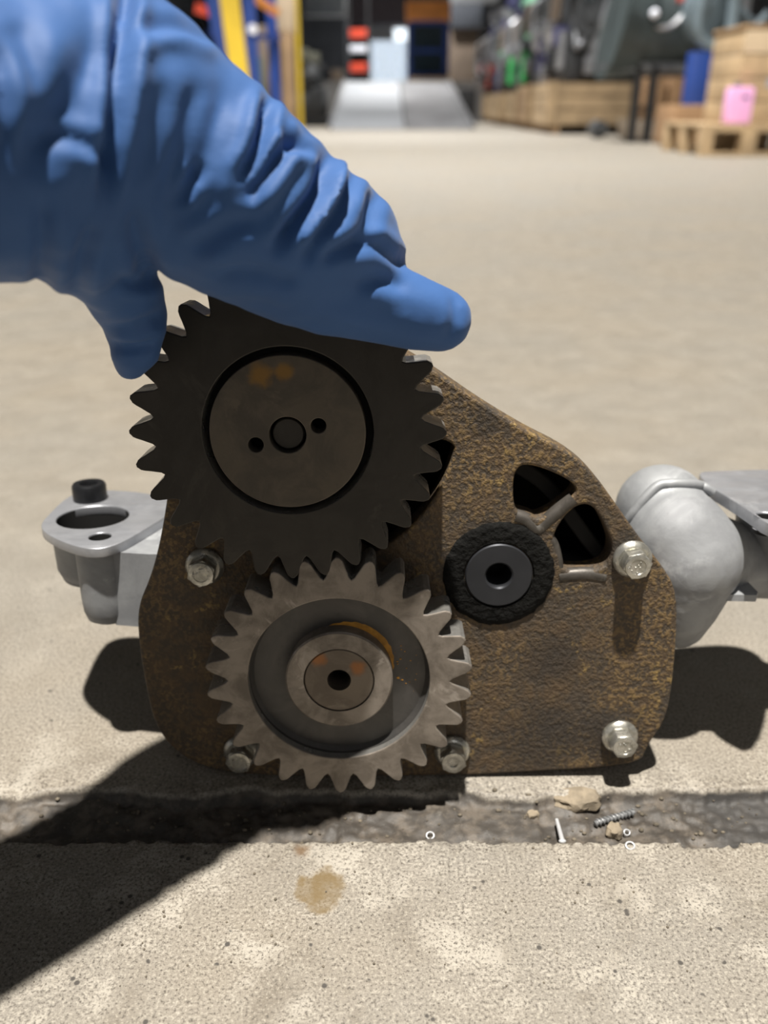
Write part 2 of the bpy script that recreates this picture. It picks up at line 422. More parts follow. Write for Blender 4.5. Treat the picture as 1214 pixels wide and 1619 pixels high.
PK = round_poly([PW(x, y, WP) for x, y in [(795, 722), (858, 722), (930, 758), (968, 800), (992, 870), (978, 920), (880, 922), (800, 825)]], 2)
pkc = shr(PK, .93, (75, -12))
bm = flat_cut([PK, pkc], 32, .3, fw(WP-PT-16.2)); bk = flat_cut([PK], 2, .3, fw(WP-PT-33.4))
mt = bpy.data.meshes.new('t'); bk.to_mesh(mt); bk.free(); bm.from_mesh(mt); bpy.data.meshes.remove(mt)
obj('window_shade_box', bm, M['bore'], pump, 50, recalc=False)  # dark box added behind the windows to keep them black
def gear_outline(n, mod, phase, c, ra=None):
    rp = n*mod/2; ra = ra or rp+mod; rr = rp-1.32*mod; out = []
    prof = [(rr, .50), (rr+.25*mod, .405), (rr+.7*mod, .335), (rp-.2*mod, .272), (rp+.35*mod, .205), (rp+.7*mod, .150), (ra-.14*mod, .090), (ra, .045)]
    for i in range(n):
        a0 = phase+360/n*i; half = [(r, -k) for r, k in prof]+[(r, k) for r, k in prof[::-1]]
        for r, k in half[:-1]:
            a = R(a0+k*360/n); out.append((c[0]+r*math.cos(a), c[1]+r*math.sin(a)))
    return out
GT = 16.0
# upper gear
gu = flat_cut([gear_outline(28, 4, 128.3, GU), circle(*GU, 32.4, 96)], GT, .45, fw(-GT/2), 1)
gear_u = obj('idler_gear', gu, M['upper'], pump, 16, recalc=False); gear_u['label'] = 'dark oily steel gear with a flat face and black ring gap'
pinh = (-36.3, 31.0)
disc = flat_cut([circle(*GU, 29.5, 96), circle(-48.5, 27.2, 2.9, 32), circle(-24.6, 34.6, 2.9, 32), circle(*pinh, 7.0, 48)], 8, .4, fw(-3.2), 1)
obj('thrust_disc', disc, M['disc'], gear_u, 16, recalc=False)
bm = bmesh.new(); revolve(bm, [(0, -1.4), (5.6, -1.4), (6.1, -2.0), (6.1, -14), (0, -14)], lambda x, y, h: L(pinh[0]+x, pinh[1]+y, h)); obj('gear_pin', bm, M['upper'], gear_u)
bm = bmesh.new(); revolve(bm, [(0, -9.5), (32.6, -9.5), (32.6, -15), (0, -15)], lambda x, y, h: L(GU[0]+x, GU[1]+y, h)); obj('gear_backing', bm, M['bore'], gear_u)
bm = bmesh.new(); cyl(bm, L(*GU, -14.9), L(*GU, WP-4), .018, seg=32); obj('stub_axle', bm, M['upper'], gear_u)
# lower gear
gl = flat_cut([gear_outline(26, 4, 89.8, GL), circle(*GL, 38.1, 96)], GT, .5, fw(-GT/2), 1)
gear_l = obj('drive_gear', gl, M['lower'], pump, 16, recalc=False); gear_l['label'] = 'gritty brownish steel gear with a deep dished web'
f_l = lambda x, y, h: L(GL[0]+x, GL[1]+y, h)
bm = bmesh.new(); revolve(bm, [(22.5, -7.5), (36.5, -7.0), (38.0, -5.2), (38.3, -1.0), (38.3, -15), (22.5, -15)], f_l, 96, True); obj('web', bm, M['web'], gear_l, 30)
bm = bmesh.new(); revolve(bm, [(14.95, -.6), (21.9, -.6), (22.6, -1.3), (22.6, -15), (14.95, -15)], f_l, 96, True); obj('hub', bm, M['lower'], gear_l, 30)
bm = bmesh.new(); revolve(bm, [(5.0, -1.0), (14.2, -.8), (14.7, -1.3), (14.7, -20), (5.0, -20)], f_l, 64, True); obj('shaft_end', bm, M['shaft'], gear_l, 30)
bm = bmesh.new(); revolve(bm, [(0, -14), (5.2, -14), (5.2, -16), (0, -16)], f_l, 32); obj('bore_bottom', bm, M['bore'], gear_l, 30)
# rust bloom on the web beside the hub
bm = bmesh.new(); n = 26; A = []; B = []
for k in range(n+1):
    a = R(4+ (100-4)*k/n); wd_ = .35+2.6*math.sin(math.pi*min(1, k/n*1.02))**1.0
    r0 = 22.62; r1 = r0+wd_+.25*math.sin(k*2.1)
    A.append(bm.verts.new(f_l(r0*math.cos(a), r0*math.sin(a), -7.38))); B.append(bm.verts.new(f_l(r1*math.cos(a), r1*math.sin(a), -7.40)))
for k in range(n): bm.faces.new((A[k], B[k], B[k+1], A[k+1]))
o = obj('rust_bloom', bm, M['rust_mark'], gear_l); o['label'] = 'orange rust bloom curving around the hub'
rr = random.Random(3)
bm = bmesh.new()
for k in range(26):
    a = R(rr.uniform(-20, 28)); r_ = rr.uniform(24.5, 35)
    ball(bm, f_l(r_*math.cos(a), r_*math.sin(a), -7.2), rr.uniform(.15, .42)/1000, 1, (rr.uniform(1, 2), .4, .8))
o = obj('rust_specks', bm, M['rust_mark'], gear_l); o['kind'] = 'stuff'
bm = bmesh.new(); cyl(bm, L(*GL, -14.9), L(*GL, WP-4), .02, seg=32); obj('gear_shaft', bm, M['upper'], gear_l)

for o_ in [c for c in list(pump.children)+list(gear_u.children) if c.name.split('.')[0] in ('mounting_plate', 'idler_gear', 'drive_gear', 'thrust_disc')]:
    for q in o_.data.polygons:
        if abs(q.normal.y) > .95: q.use_smooth = False
for g_ in (gear_u, gear_l):
    g_.data.materials.append(M['flank'])
    for q in g_.data.polygons:
        if abs(q.normal.y) < .3: q.material_index = 1
# bushing boss
f_b = lambda x, y, h: L(BOSS[0]+x, BOSS[1]+y, h)
bm = bmesh.new(); rings = []
for (r, h) in [(14.6, WP-.5), (15.2, WP+1.2), (21.0, WP+1.4), (23.4, WP+.7), (24.4, WP-.6), (14.6, WP-.9)]:
    ring = []
    for k in range(90):
        a = 2*math.pi*k/90; j = 1+(.035*mnoise.noise(Vector((math.cos(a)*5, math.sin(a)*5, 3)))+.02*mnoise.noise(Vector((math.cos(a)*17, math.sin(a)*17, 3))) if r > 20 else 0)
        ring.append(bm.verts.new(f_b(r*j*math.cos(a), r*j*math.sin(a), h+(.25*mnoise.noise(Vector((math.cos(a)*14, math.sin(a)*14, r))) if 15 < r < 24 else 0))))
    rings.append(ring)
for i in range(6):
    A_, B_ = rings[i], rings[(i+1) % 6]
    for k in range(90): bm.faces.new((A_[k], A_[(k+1) % 90], B_[(k+1) % 90], B_[k]))
obj('bushing_collar', bm, M['soot'], pump, 60)
bm = bmesh.new(); revolve(bm, [(5.5, WP+.9), (6.2, WP+1.6), (13.9, WP+1.6), (14.4, WP+1.1), (14.4, WP-11), (5.5, WP-11)], f_b, 64, True); obj('bushing', bm, M['bush'], pump, 30)
bm = bmesh.new(); revolve(bm, [(0, WP-12), (9, WP-12), (9, WP-12.8), (0, WP-12.8)], f_b, 32); obj('bore_bottom', bm, M['bore'], pump)

# flange bolts
def flange_bolt(x, y, wf, rot, hollow=False, tilt=0):
    cu_, cv_ = PW(x, y, wf); fb = lambda a, b, h: L(cu_+a, cv_+b, h)
    root = None
    bm = bmesh.new()
    revolve(bm, [(0, WP-3), (5, WP-3), (5, WP+.2), (8.2, WP+.2), (8.3, WP+1.5), (7.6, WP+2.6), (6.6, WP+3.3), (0, WP+3.3)], fb, 40)
    o = obj('flange_bolt', bm, M['zinc'], pump, 35)
    hexp = [(6.25*math.cos(R(60*k+rot)), 6.25*math.sin(R(60*k+rot))) for k in range(6)]
    bm = bmesh.new(); prism(bm, hexp, WP+2.6, wf-.7, fb)
    bmesh.ops.bevel(bm, geom=[e for e in bm.edges], offset=.00025, segments=1, affect='EDGES')
    revolve(bm, [(5.35, wf-.72), (5.2, wf-.1), (4.9, wf), (2.6 if hollow else 3.4, wf)] + ([(2.2, wf-.2), (2.0, wf-2.5), (0, wf-2.5)] if hollow else [(3.2, wf-.25), (0, wf-.25)]), fb, 32)
    obj('hex_head', bm, M['zinc'], o, 35)
    if not hollow:
        bm = bmesh.new(); r2 = random.Random(int(x))
        for k in range(9):
            a = r2.uniform(0, 6.28); q = r2.uniform(.5, 4.2)
            ball(bm, fb(q*math.cos(a), q*math.sin(a), wf-.1), .00042, 1, (r2.uniform(1, 2.2), .5, .8))
        g = obj('grade_marks', bm, M['zinc'], o, 60)
for (x, y, wf, rot, hol) in [(1009, 897, -12.0, 12, False), (988, 1183, -12.0, 5, False), (317, 909, -12.0, 20, False), (377, 1207, -12.0, 8, False), (717, 1207, -12.0, 40, True)]:
    flange_bolt(x, y, wf, rot, hol)

# left port housing (face square to the plate's height)
VF = -28.0
def PV(x, y, vv):               # pixel on a plane of constant height v -> (u, w) mm
    r = px_ray(x, y); o = C0 + VV*(vv/1000); t = (o-CAM).dot(VV)/r.dot(VV); X = CAM + r*t - o
    return (X.x*1000, X.dot(NN)*1000)
fv = lambda v0: (lambda x, y, z: L(x, v0+z, y))
fl_px = [(62, 830), (78, 812), (100, 790), (122, 778), (160, 774), (215, 777), (266, 786), (282, 800), (266, 814), (222, 841), (186, 861), (150, 869), (113, 862), (74, 845)]
FLG = round_poly([PV(x, y, VF) for x, y in fl_px], 2)
hc = PV(147, 817, VF); hole_r = (PV(202, 815, VF)[0]-PV(92, 815, VF)[0])/2
sc = PV(158, 848, VF)
bm = flat_cut([FLG, [(hc[0]+hole_r*math.cos(t), hc[1]+hole_r*.98*math.sin(t)) for t in np.linspace(0, 2*math.pi, 56, False)], circle(*sc, 5.0, 36)], 4.6, .5, fv(VF-2.3))
port = obj('port_housing', bm, M['alu_cut'], pump, 18, recalc=False); port['label'] = 'machined aluminium port flange with a wide round bore'
# boss columns under the flange
fcol = lambda c: (lambda x, y, h: L(c[0]+x, h, c[1]+y))
bm = bmesh.new()
revolve(bm, [(5.2, VF-4.5), (12.3, VF-4.5), (12.0, VF-30), (11.6, VF-36), (10.4, VF-40), (8, VF-41.5), (0, VF-42), (0, VF-16), (5.2, VF-16)], fcol((sc[0], sc[1]-2.2)), 40)
obj('screw_boss', bm, M['alu'], port, 50)
c2 = hc
bm = bmesh.new()
revolve(bm, [(hole_r+.3, VF-4.5), (19.6, VF-4.5), (19.0, VF-24), (16.5, VF-30), (9, VF-33.5), (0, VF-34), (0, VF-30), (hole_r+.3, VF-29)], fcol(c2), 56)
obj('port_barrel', bm, M['alu'], port, 50)
bm = bmesh.new()
revolve(bm, [(hole_r-.15, VF-.7), (hole_r-.15, VF-27.5), (0, VF-27.5), (0, VF-28.5), (hole_r+.15, VF-28.5), (hole_r+.05, VF-.7)], fcol(hc), 56, True)
obj('port_bore', bm, M['bore'], port, 50)
# web that ties the columns to the plate
bm = bmesh.new()
pts = [PV(x, y, VF) for x, y in [(178, 840), (262, 800), (290, 800), (290, 830), (215, 862), (178, 862)]]
poly_t = [(sc[0]+5, sc[1]+7), (sc[0]+24, WP-PT-1), (-86, WP-PT-1), (-86, WP-PT-46), (hc[0]+hole_r+3, hc[1]-8), (hc[0]+hole_r+2, hc[1]+5), (sc[0]+7, sc[1]-4)]
prism(bm, poly_t, VF-4.6, VF-41, lambda x, y, h: L(x, h, y))
obj('tie_web', bm, M['alu'], port, 40, bevel=.0015)
ss = PV(143, 789, VF); bm = bmesh.new()
revolve(bm, [(0, VF-2), (8.2, VF-2), (8.4, VF+1), (8.4, VF+7.4), (7.6, VF+8.6), (4.6, VF+8.6), (4.3, VF+8), (4.2, VF+3.5), (0, VF+3.2)], fcol(ss), 36)
o = obj('cap_screw', bm, M['black_bolt'], port, 40); o['label'] = 'black socket head screw'
bm = bmesh.new(); revolve(bm, [(5.0, VF-.8), (4.9, VF-.8), (4.9, VF-9), (0, VF-9), (0, VF-10), (5.0, VF-10)], fcol(sc), 24, True); obj('screw_hole_bottom', bm, M['bore'], port)
# low sump casting under the left side (rests on the floor behind the plate)
bm = bmesh.new(); prism(bm, round_poly([(-104, -70), (-96, -118), (-80, -136), (-60, -136), (-60, -62)], 2), WP-PT-.5, WP-PT-30, lambda x, y, h: L(x, y, h)); obj('side_casting', bm, M['alu'], pump, 40)

# right elbow: swept casting
def chain(bm, pts, seg=40):
    P = spline([Vector(p[:3]) for p in pts], 6); rs = [q.x for q in spline([Vector((p[3], 0, 0)) for p in pts], 6)]
    tube(bm, [L(p.x, p.y, p.z) for p in P], [r/1000 for r in rs], seg)
bm = bmesh.new()
bmq = []
def blob_union(items, voxel, smooth=6):
    """smooth union of ball chains: items are lists of (point, radius)"""
    tv = {}
    for sub in (2, 3):
        bm = bmesh.new(); ball(bm, (0, 0, 0), 1, sub)
        tv[sub] = (np.array([v.co[:] for v in bm.verts]), np.array([[v.index for v in f.verts] for f in bm.faces])); bm.free()
    vs, fs, n0 = [], [], 0
    for ch in items:
        for (p, r), (q, s_) in zip(ch[:-1], ch[1:]):
            p = Vector(p); q = Vector(q); n = max(2, int((q-p).length/(min(r, s_)*.24)))
            for k in range(n+1):
                t = k/n; rr_ = r+(s_-r)*t; A, B = tv[2 if rr_ < .02 else 3]
                vs.append(A*rr_+np.array(p.lerp(q, t))); fs.append(B+n0); n0 += len(A)
    me = bpy.data.meshes.new('t'); me.from_pydata(np.concatenate(vs).tolist(), [], np.concatenate(fs).tolist())
    o = bpy.data.objects.new('t', me); col.objects.link(o)
    m = o.modifiers.new('r', 'REMESH'); m.mode = 'VOXEL'; m.voxel_size = voxel
    m2 = o.modifiers.new('s', 'SMOOTH'); m2.iterations = smooth; m2.factor = .5
    dg = bpy.context.evaluated_depsgraph_get(); out = bpy.data.meshes.new_from_object(o.evaluated_get(dg))
    bpy.data.objects.remove(o); bpy.data.meshes.remove(me); return out
WE = -62.0
def E(x, y, w=WE): return L(*PW(x, y, w), w)
me = blob_union([
    [(E(1046, 806, -68), .0218), (E(1052, 850, -64), .0240)],
    [(E(1068, 850, -54), .0240), (E(1082, 880, -52), .0262), (E(1066, 940, -52), .0215), (E(1074, 985, -56), .0125)],
    [(E(1082, 880, -56), .0250), (E(1135, 882, -66), .0200), (E(1205, 900, -72), .0150), (E(1300, 905, -76), .015)],
], .0016, 5)
elbow = link('outlet_elbow', me, M['alu'], pump, 60); elbow['label'] = 'pale cast aluminium outlet elbow'
curve2 = lambda pts: [(q.x, q.y) for q in spline([Vector((*p_, 0)) for p_ in pts], 3)]
# raised rib that hoops the elbow
from mathutils.bvhtree import BVHTree
bpy.context.view_layer.update(); pinv = pump.matrix_world.inverted()
bvh = BVHTree.FromPolygons([v.co for v in elbow.data.vertices], [tuple(q.vertices) for q in elbow.data.polygons])
def on_elbow(x, y):
    o_ = pinv @ CAM; d_ = ((pinv @ (CAM + px_ray(x, y))) - o_).normalized(); h_ = bvh.ray_cast(o_, d_)[0]
    return h_ if h_ is not None else E(x, y, -60)
rib = spline([on_elbow(x, y) for x, y in curve2([(988, 832), (1010, 800), (1038, 770), (1060, 765), (1085, 765), (1108, 768), (1126, 778)])], 3)
bm = tube(bmesh.new(), rib, .0024, 10); obj('hoop_rib', bm, M['alu'], elbow, 60)
# right flange
VR = -13.0
fp = [(1100, 746), (1130, 744), (1240, 741), (1300, 760), (1300, 850), (1214, 829), (1190, 811), (1150, 785), (1120, 768)]
FR = round_poly([PV(x, y, VR) for x, y in fp], 2)
bm = flat_cut([FR, circle(*PV(1213, 815, VR), 4.6, 32)], 6, .7, fv(VR-3)); o = obj('elbow_flange', bm, M['alu_cut'], elbow, 18, recalc=False)
bm = bmesh.new(); hcx = PV(1213, 815, VR); revolve(bm, [(4.55, VR-.9), (4.5, VR-7), (0, VR-7), (0, VR-8), (4.6, VR-8)], fcol(hcx), 24, True); obj('flange_hole', bm, M['bore'], elbow)
bm = bmesh.new(); q = PV(1250, 780, VR); revolve(bm, [(0, VR-5.9), (24, VR-5.9), (22, VR-22), (18, VR-44), (0, VR-44)], fcol((q[0]+4, q[1]-8)), 40); obj('outlet_neck', bm, M['alu'], elbow, 50)
# gusset
VG = -52.0
bm = bmesh.new(); prism(bm, [PV(x, y, VG) for x, y in [(1128, 934), (1140, 940), (1196, 941), (1198, 936), (1168, 905), (1158, 905)]], VG, VG-3.2, lambda x, y, h: L(x, h, y))
obj('gusset', bm, M['alu'], elbow, 30, bevel=.0006)

# =================================================================== PERSON (gloved hand and forearm)
s = NT('blue_nitrile_glove')
cc = s.mix(s.ramp(s.noise(14, 4), .35, .65), (.036, .104, .285), (.031, .090, .250))
s.bump(s.noise(500, 3), .12, .0006)
M['glove'] = s.done(cc, .62, 0, **{'Sheen Weight': .1, 'Specular IOR Level': .3})
M['sleeve'] = plain('navy_work_sleeve', (.030, .038, .06), .9, 0, .3, 60, .4, 700)
Dp = lambda x, y, d, rpx: (PD(x, y, d), rpx*d/F)
def Wp(x, y, w, rpx):
    p = world_w(x, y, w); d = (p-CAM).dot(FWD); return (p, rpx*d/F)
arm_root = Vector((-.43, -.02, .40))
hand = [
    [(Vector((-.33, .070, .335)), .043), (Vector((-.215, .143, .303)), .041), Dp(-10, 215, .226, 228), Dp(80, 208, .238, 226), Dp(168, 202, .249, 214), Dp(250, 240, .256, 176),
     Dp(370, 313, .264, 160), Dp(445, 360, .272, 138), Dp(515, 397, .286, 121), Dp(560, 426, .297, 88)],
    [Dp(330, 250, .270, 130), Dp(380, 266, .295, 105), Dp(405, 272, .314, 92)],
    # index finger lies across the gear face
    [Dp(430, 390, .272, 108), Dp(520, 446, .283, 84), Wp(600, 477, 17, 68), Wp(655, 496, 15, 60), Wp(694, 506, 12.5, 52)],
    # thumb against the teeth
    [Dp(105, 300, .242, 150), Dp(126, 385, .255, 88), Dp(182, 432, .274, 68), Wp(214, 500, 13.5, 54), Wp(214, 552, 12, 40), Wp(207, 577, 9, 24)],
    # three more fingers close behind the pump
    [Dp(405, 265, .314, 84), Dp(520, 345, .336, 56), Dp(592, 440, .362, 42), Dp(592, 545, .372, 36)],
    [Dp(380, 272, .318, 76), Dp(455, 355, .352, 52), Dp(505, 450, .374, 40), Dp(505, 540, .380, 36)],
    [Dp(360, 280, .322, 62), Dp(405, 370, .356, 44), Dp(425, 450, .384, 34), Dp(425, 515, .388, 30)],
]
me = blob_union(hand, .0014, 8)
# fold the glove: valleys and ridges along creases
N = len(me.vertices); co = np.empty(N*3); me.vertices.foreach_get('co', co); co = co.reshape(-1, 3)
no = np.empty(N*3); me.vertices.foreach_get('normal', no); no = no.reshape(-1, 3)
rel = co - np.array(CAM); dz = rel @ np.array(FWD)
PXs = CX + F*rel[:, 0]/dz; PYs = CY - F*(rel @ np.array(UPV))/dz
facing = np.clip((-(no*rel).sum(1)/np.linalg.norm(rel, axis=1)+.15)/.35, 0, 1)*(dz < .315)
def seg_dist(poly, warp=True):
    best = np.full(N, 1e9); side = np.zeros(N); al = np.zeros(N); tot = sum(math.dist(a, b) for a, b in zip(poly[:-1], poly[1:])); acc = 0
    for a, b in zip(poly[:-1], poly[1:]):
        ab = np.array(b)-np.array(a); l = np.hypot(*ab); px = PXs-a[0]; py = PYs-a[1]
        t = np.clip((px*ab[0]+py*ab[1])/l**2, 0, 1); dx = px-t*ab[0]; dy = py-t*ab[1]; d = np.hypot(dx, dy)
        m = d < best; best = np.where(m, d, best); side = np.where(m, (ab[0]*py-ab[1]*px)/l, side); al = np.where(m, (acc+t*l)/tot, al); acc += l
    return best, side, al
def curve(pts, n=6): return [(p.x, p.y) for p in spline([Vector((*q, 0)) for q in pts], n)]
creases = [  # px polyline, depth mm (minus = ridge), half width px
    ([(200, -60), (194, 60), (186, 150), (174, 240), (166, 330)], 5.5, 13),
    ([(170, 40), (125, 140), (75, 215), (30, 275)], 3.0, 34),
    ([(60, 235), (95, 215), (150, 235), (178, 262)], 2.0, 11),
    ([(-10, 60), (4, 150), (2, 260)], 2.5, 14),
    ([(20, 30), (45, 90), (60, 150)], 1.4, 20),
    ([(206, 58), (245, 40), (290, 44), (340, 72)], 1.6, 13),
    ([(212, 98), (250, 70), (300, 66), (350, 92)], -1.6, 14),
    ([(422, 150), (414, 200), (398, 250), (372, 290)], 5.5, 11),
    ([(412, 140), (402, 190), (386, 250), (350, 310)], -2.8, 14),
    ([(305, 130), (296, 210), (272, 290), (250, 335)], 1.5, 15),
    ([(350, 150), (332, 220), (302, 300)], 1.5, 14),
    ([(258, 120), (250, 200), (236, 260)], 1.0, 16),
    ([(318, 262), (296, 300), (282, 320)], 3.5, 8),
    ([(485, 218), (450, 240), (415, 285), (390, 318)], 4.0, 12),
    ([(440, 200), (470, 235), (500, 240)], 2.6, 9),
    ([(520, 236), (505, 300), (470, 350), (435, 400)], 5.0, 13),
    ([(560, 262), (540, 320), (495, 380), (470, 420)], 3.2, 12),
    ([(535, 250), (522, 310), (482, 368), (452, 415)], -2.8, 12),
    ([(470, 225), (440, 275), (405, 325)], -2.6, 12),
    ([(500, 412), (545, 392), (590, 388), (648, 424)], 3.2, 11),
    ([(590, 300), (585, 350), (560, 385)], 2.5, 11),
    ([(640, 405), (600, 400), (560, 420)], -1.5, 10),
    ([(560, 450), (600, 440), (645, 455)], 1.5, 12),
    ([(715, 468), (722, 500), (708, 540)], 1.2, 9),
    ([(250, 428), (230, 450), (190, 445)], 2.2, 9),
    ([(165, 520), (215, 515), (262, 500)], 1.8, 10),
    ([(170, 545), (215, 548), (250, 540)], 1.8, 8),
    ([(60, 470), (70, 400), (66, 320)], 2.6, 14),
    ([(120, 480), (130, 420), (150, 350)], 2.2, 13),
    ([(240, 440), (220, 380), (215, 330)], 2.4, 14),
    ([(330, 440), (400, 430), (480, 450)], 2.2, 14),
    ([(300, 400), (360, 360), (410, 350)], 2.0, 14),
]
off = np.zeros(N)
for pts, dep, wd2 in creases:
    b, sd, al = seg_dist(curve(pts)); fade = np.clip(np.minimum(al, 1-al)*5+.15, 0, 1)
    off += -dep*np.exp(-(b/wd2)**2)*fade + .38*dep*np.exp(-((b-2.0*wd2)/wd2)**2)*fade*(dep > 0)
off *= facing*.9
nz = np.array([1.3*mnoise.fractal(Vector((x*24, y*24, z*46)), 1, 2, 3)+.5*mnoise.noise(Vector((x*90, y*90, z*60))) for x, y, z in co])
thin = (PXs > 560) & (PYs > 400)
off += nz*np.where(thin, .35, .8)
off = np.where((PYs > 380) & (PXs > 250), np.minimum(off, .8), off)
co = co + no*(off/1000)[:, None]
ed = np.empty(len(me.edges)*2, dtype=np.int64); me.edges.foreach_get('vertices', ed); ed = ed.reshape(-1, 2)
deg = np.bincount(ed.ravel(), minlength=N)[:, None]
for it in range(14):
    acc_ = np.zeros_like(co); np.add.at(acc_, ed[:, 0], co[ed[:, 1]]); np.add.at(acc_, ed[:, 1], co[ed[:, 0]])
    lam = .55 if it % 2 == 0 else -.50
    co = co + lam*(acc_/deg-co)
me.vertices.foreach_set('co', co.ravel()); me.update()
base = Vector((-.33, .075, 0))
person = empty('person', (0, 0, 0)); tag(person, 'kneeling person in a blue glove gripping the upper gear of the pump', 'person')
gl_ = link('glove', me, M['glove'], person, 70); gl_['label'] = 'loose blue nitrile glove with deep folds'
# unseen rest of the photographer, kneeling behind the phone; added to shade the floor
cf = lambda x, y, z: CAM + RGT*x + UPV*y + FWD*z
V = Vector
el, ls, rs_, er = V((-.425, .005, .375)), V((-.35, -.22, .585)), V((.05, -.30, .625)), V((.235, -.20, .37))
wr = cf(.125, -.135, -.075); nk = V((-.155, -.275, .64)); hd_ = V((-.13, -.185, .765)); pv = V((-.19, -.74, .36))
fwd_h = V((.10, .62, -.78)).normalized(); up_h = V((.02, .78, .62)).normalized(); rt_h = fwd_h.cross(up_h)
hp = lambda x, y, z: hd_ + rt_h*x + up_h*y + fwd_h*z
chains = [
    [(V((-.255, .128, .315)), .047), (V((-.33, .073, .338)), .050), (el, .052), (ls.lerp(el, .5), .056), (ls, .066)],
    [(ls, .066), (nk+V((0, -.02, -.05)), .085), (rs_, .066)],
    [(rs_, .066), (rs_.lerp(er, .5), .056), (er, .050), (wr, .034)],
    [(wr, .030), (cf(.085, -.098, -.036), .020), (cf(.078, -.085, -.034), .020)],
    [(nk, .055), (hp(0, -.06, -.01), .056), (hp(0, -.02, -.005), .075)],
    [(hp(0, .035, -.015), .088), (hp(0, -.01, .018), .076), (hp(0, -.055, .040), .052), (hp(0, -.078, .052), .036)],
    [(hp(0, .012, .085), .012), (hp(0, -.018, .103), .0155)],
    [(hp(-.03, -.055, .078), .012), (hp(0, -.052, .088), .013), (hp(.03, -.055, .078), .012)],
    [(hp(-.078, .0, .0), .018), (hp(-.081, -.03, .005), .013)], [(hp(.078, .0, .0), .018), (hp(.081, -.03, .005), .013)],
    [(V((-.21, -.34, .56)), .115), (V((-.17, -.50, .50)), .125), (pv, .135)], [(V((-.05, -.36, .57)), .105), (V((-.15, -.52, .49)), .12), (pv, .13)],
]
for sx in (-1, 1):
    hip = pv + V((sx*.10, .0, -.03)); kn = V((-.16+sx*.15, -.34, .075)); an = V((-.17+sx*.13, -.78, .068)); toe = V((-.17+sx*.13, -.90, .045))
    chains += [[(hip, .098), (hip.lerp(kn, .55), .082), (kn, .064)], [(kn, .062), (kn.lerp(an, .35), .060), (an, .048)], [(an, .050), (toe, .042)]]
for k in range(4):
    y = -.055-.0225*k; ln = (.0, .004, .002, -.008)[k]
    chains.append([(cf(.076, -.078-.008*k, -.036), .0130), (cf(.081, y, -.014), .0098), (cf(.072, y, .010), .0090), (cf(.046-ln, y, .0112), .0080)])
chains.append([(cf(.076, -.075, -.038), .014), (cf(.058, -.045, -.034), .0115), (cf(.034, -.030, -.0215), .0095)])
me = blob_union(chains, .0042, 3)
for m_ in (plain('navy_work_cloth', (.022, .028, .045), .9, 0, .3, 30, .4, 300), plain('skin', (.36, .20, .13), .55, 0, .12, 40), M['glove'], plain('black_boot_leather', (.012, .011, .010), .6, 0, .3, 40)): me.materials.append(m_)
for poly in me.polygons:
    c = poly.center
    if (c-hd_).length < .145 and (c-nk).length > .05 and (c-hd_).dot(up_h) > -.125: poly.material_index = 1
    elif (c-cf(.07, -.08, -.02)).length < .075: poly.material_index = 2
    elif c.y < -.72 and c.z < .115: poly.material_index = 3
link('body', me, None, person, 70)
bm = bmesh.new(); ball(bm, (0, 0, 0), 1, 4)
bmesh.ops.delete(bm, geom=[v for v in bm.verts if v.co.y < -.25+.55*max(0, v.co.z)+.0*v.co.x and v.co.y < .62*max(0, v.co.z) + (-.45 if v.co.z < 0 else 0)], context='VERTS')
for v in bm.verts:
    q = v.co; r_ = .0945+.002*mnoise.noise(q*14); v.co = hp(q.x*r_*.99, .035+q.y*r_, -.015+q.z*r_)
obj('hair', bm, plain('dark_hair', (.015, .011, .008), .7, 0, .4, 200, .8, 500), person, 60)
for sx in (-1, 1): obj('eye', ball(bmesh.new(), hp(sx*.031, .002, .082), .012, 2), plain('eye_white', (.7, .68, .65), .2), person, 60)
# phone in the right hand
ph = empty('smartphone', cf(.025, -.06, -.006), (math.pi/2-TAU, 0, 0)); tag(ph, 'black smartphone held up by the kneeling person', 'phone')
obj('phone_body', box(bmesh.new(), (-.036, -.074, -.004), (.036, .074, .004)), plain('phone_black', (.015, .015, .017), .3), ph, 30, bevel=.003)
obj('screen', box(bmesh.new(), (-.033, -.070, .0041), (.033, .070, .0045)), plain('screen_glass', (.01, .01, .012), .1), ph, 30)

# =================================================================== SMALL THINGS IN THE JOINT
M['stone'] = plain('buff_stone', (.25, .205, .145), .8, 0, .35, 160, .5, 400)
M['bright'] = plain('bright_wire', (.62, .63, .65), .3, .35, .1, 300)
M['grey_thread'] = plain('grey_thread', (.24, .245, .25), .45, .3, .3, 400)
def chip(x, y, lx, ly, lz, rz, label, seed):
    p = on_floor(x, y, -.006); bm = bmesh.new(); ball(bm, (0, 0, 0), 1, 3)
    for v in bm.verts:
        k = 1+.35*mnoise.noise(v.co*1.6+Vector((seed, 0, 0)))+.12*mnoise.noise(v.co*5+Vector((seed, 3, 0)))
        v.co = Vector((v.co.x*lx*k, v.co.y*ly*k, max(-.6, min(.55, v.co.z))*lz*k))
    o = obj('stone_chip', bm, M['stone'], None, 25); o.location = p+Vector((0, 0, lz*.45)); o.rotation_euler = (R(6), R(-4), R(rz)); tag(o, label, 'stone')
chip(908, 1272, .0115, .0055, .0055, -6, 'large flat buff stone chip lying in the dirt joint', 1.0)
chip(970, 1318, .0035, .0036, .004, 10, 'small rounded buff stone chip beside the threaded stud', 5.0)
chip(842, 1292, .0030, .0022, .003, 0, 'tiny pale stone chip in the dirt joint', 9.0)
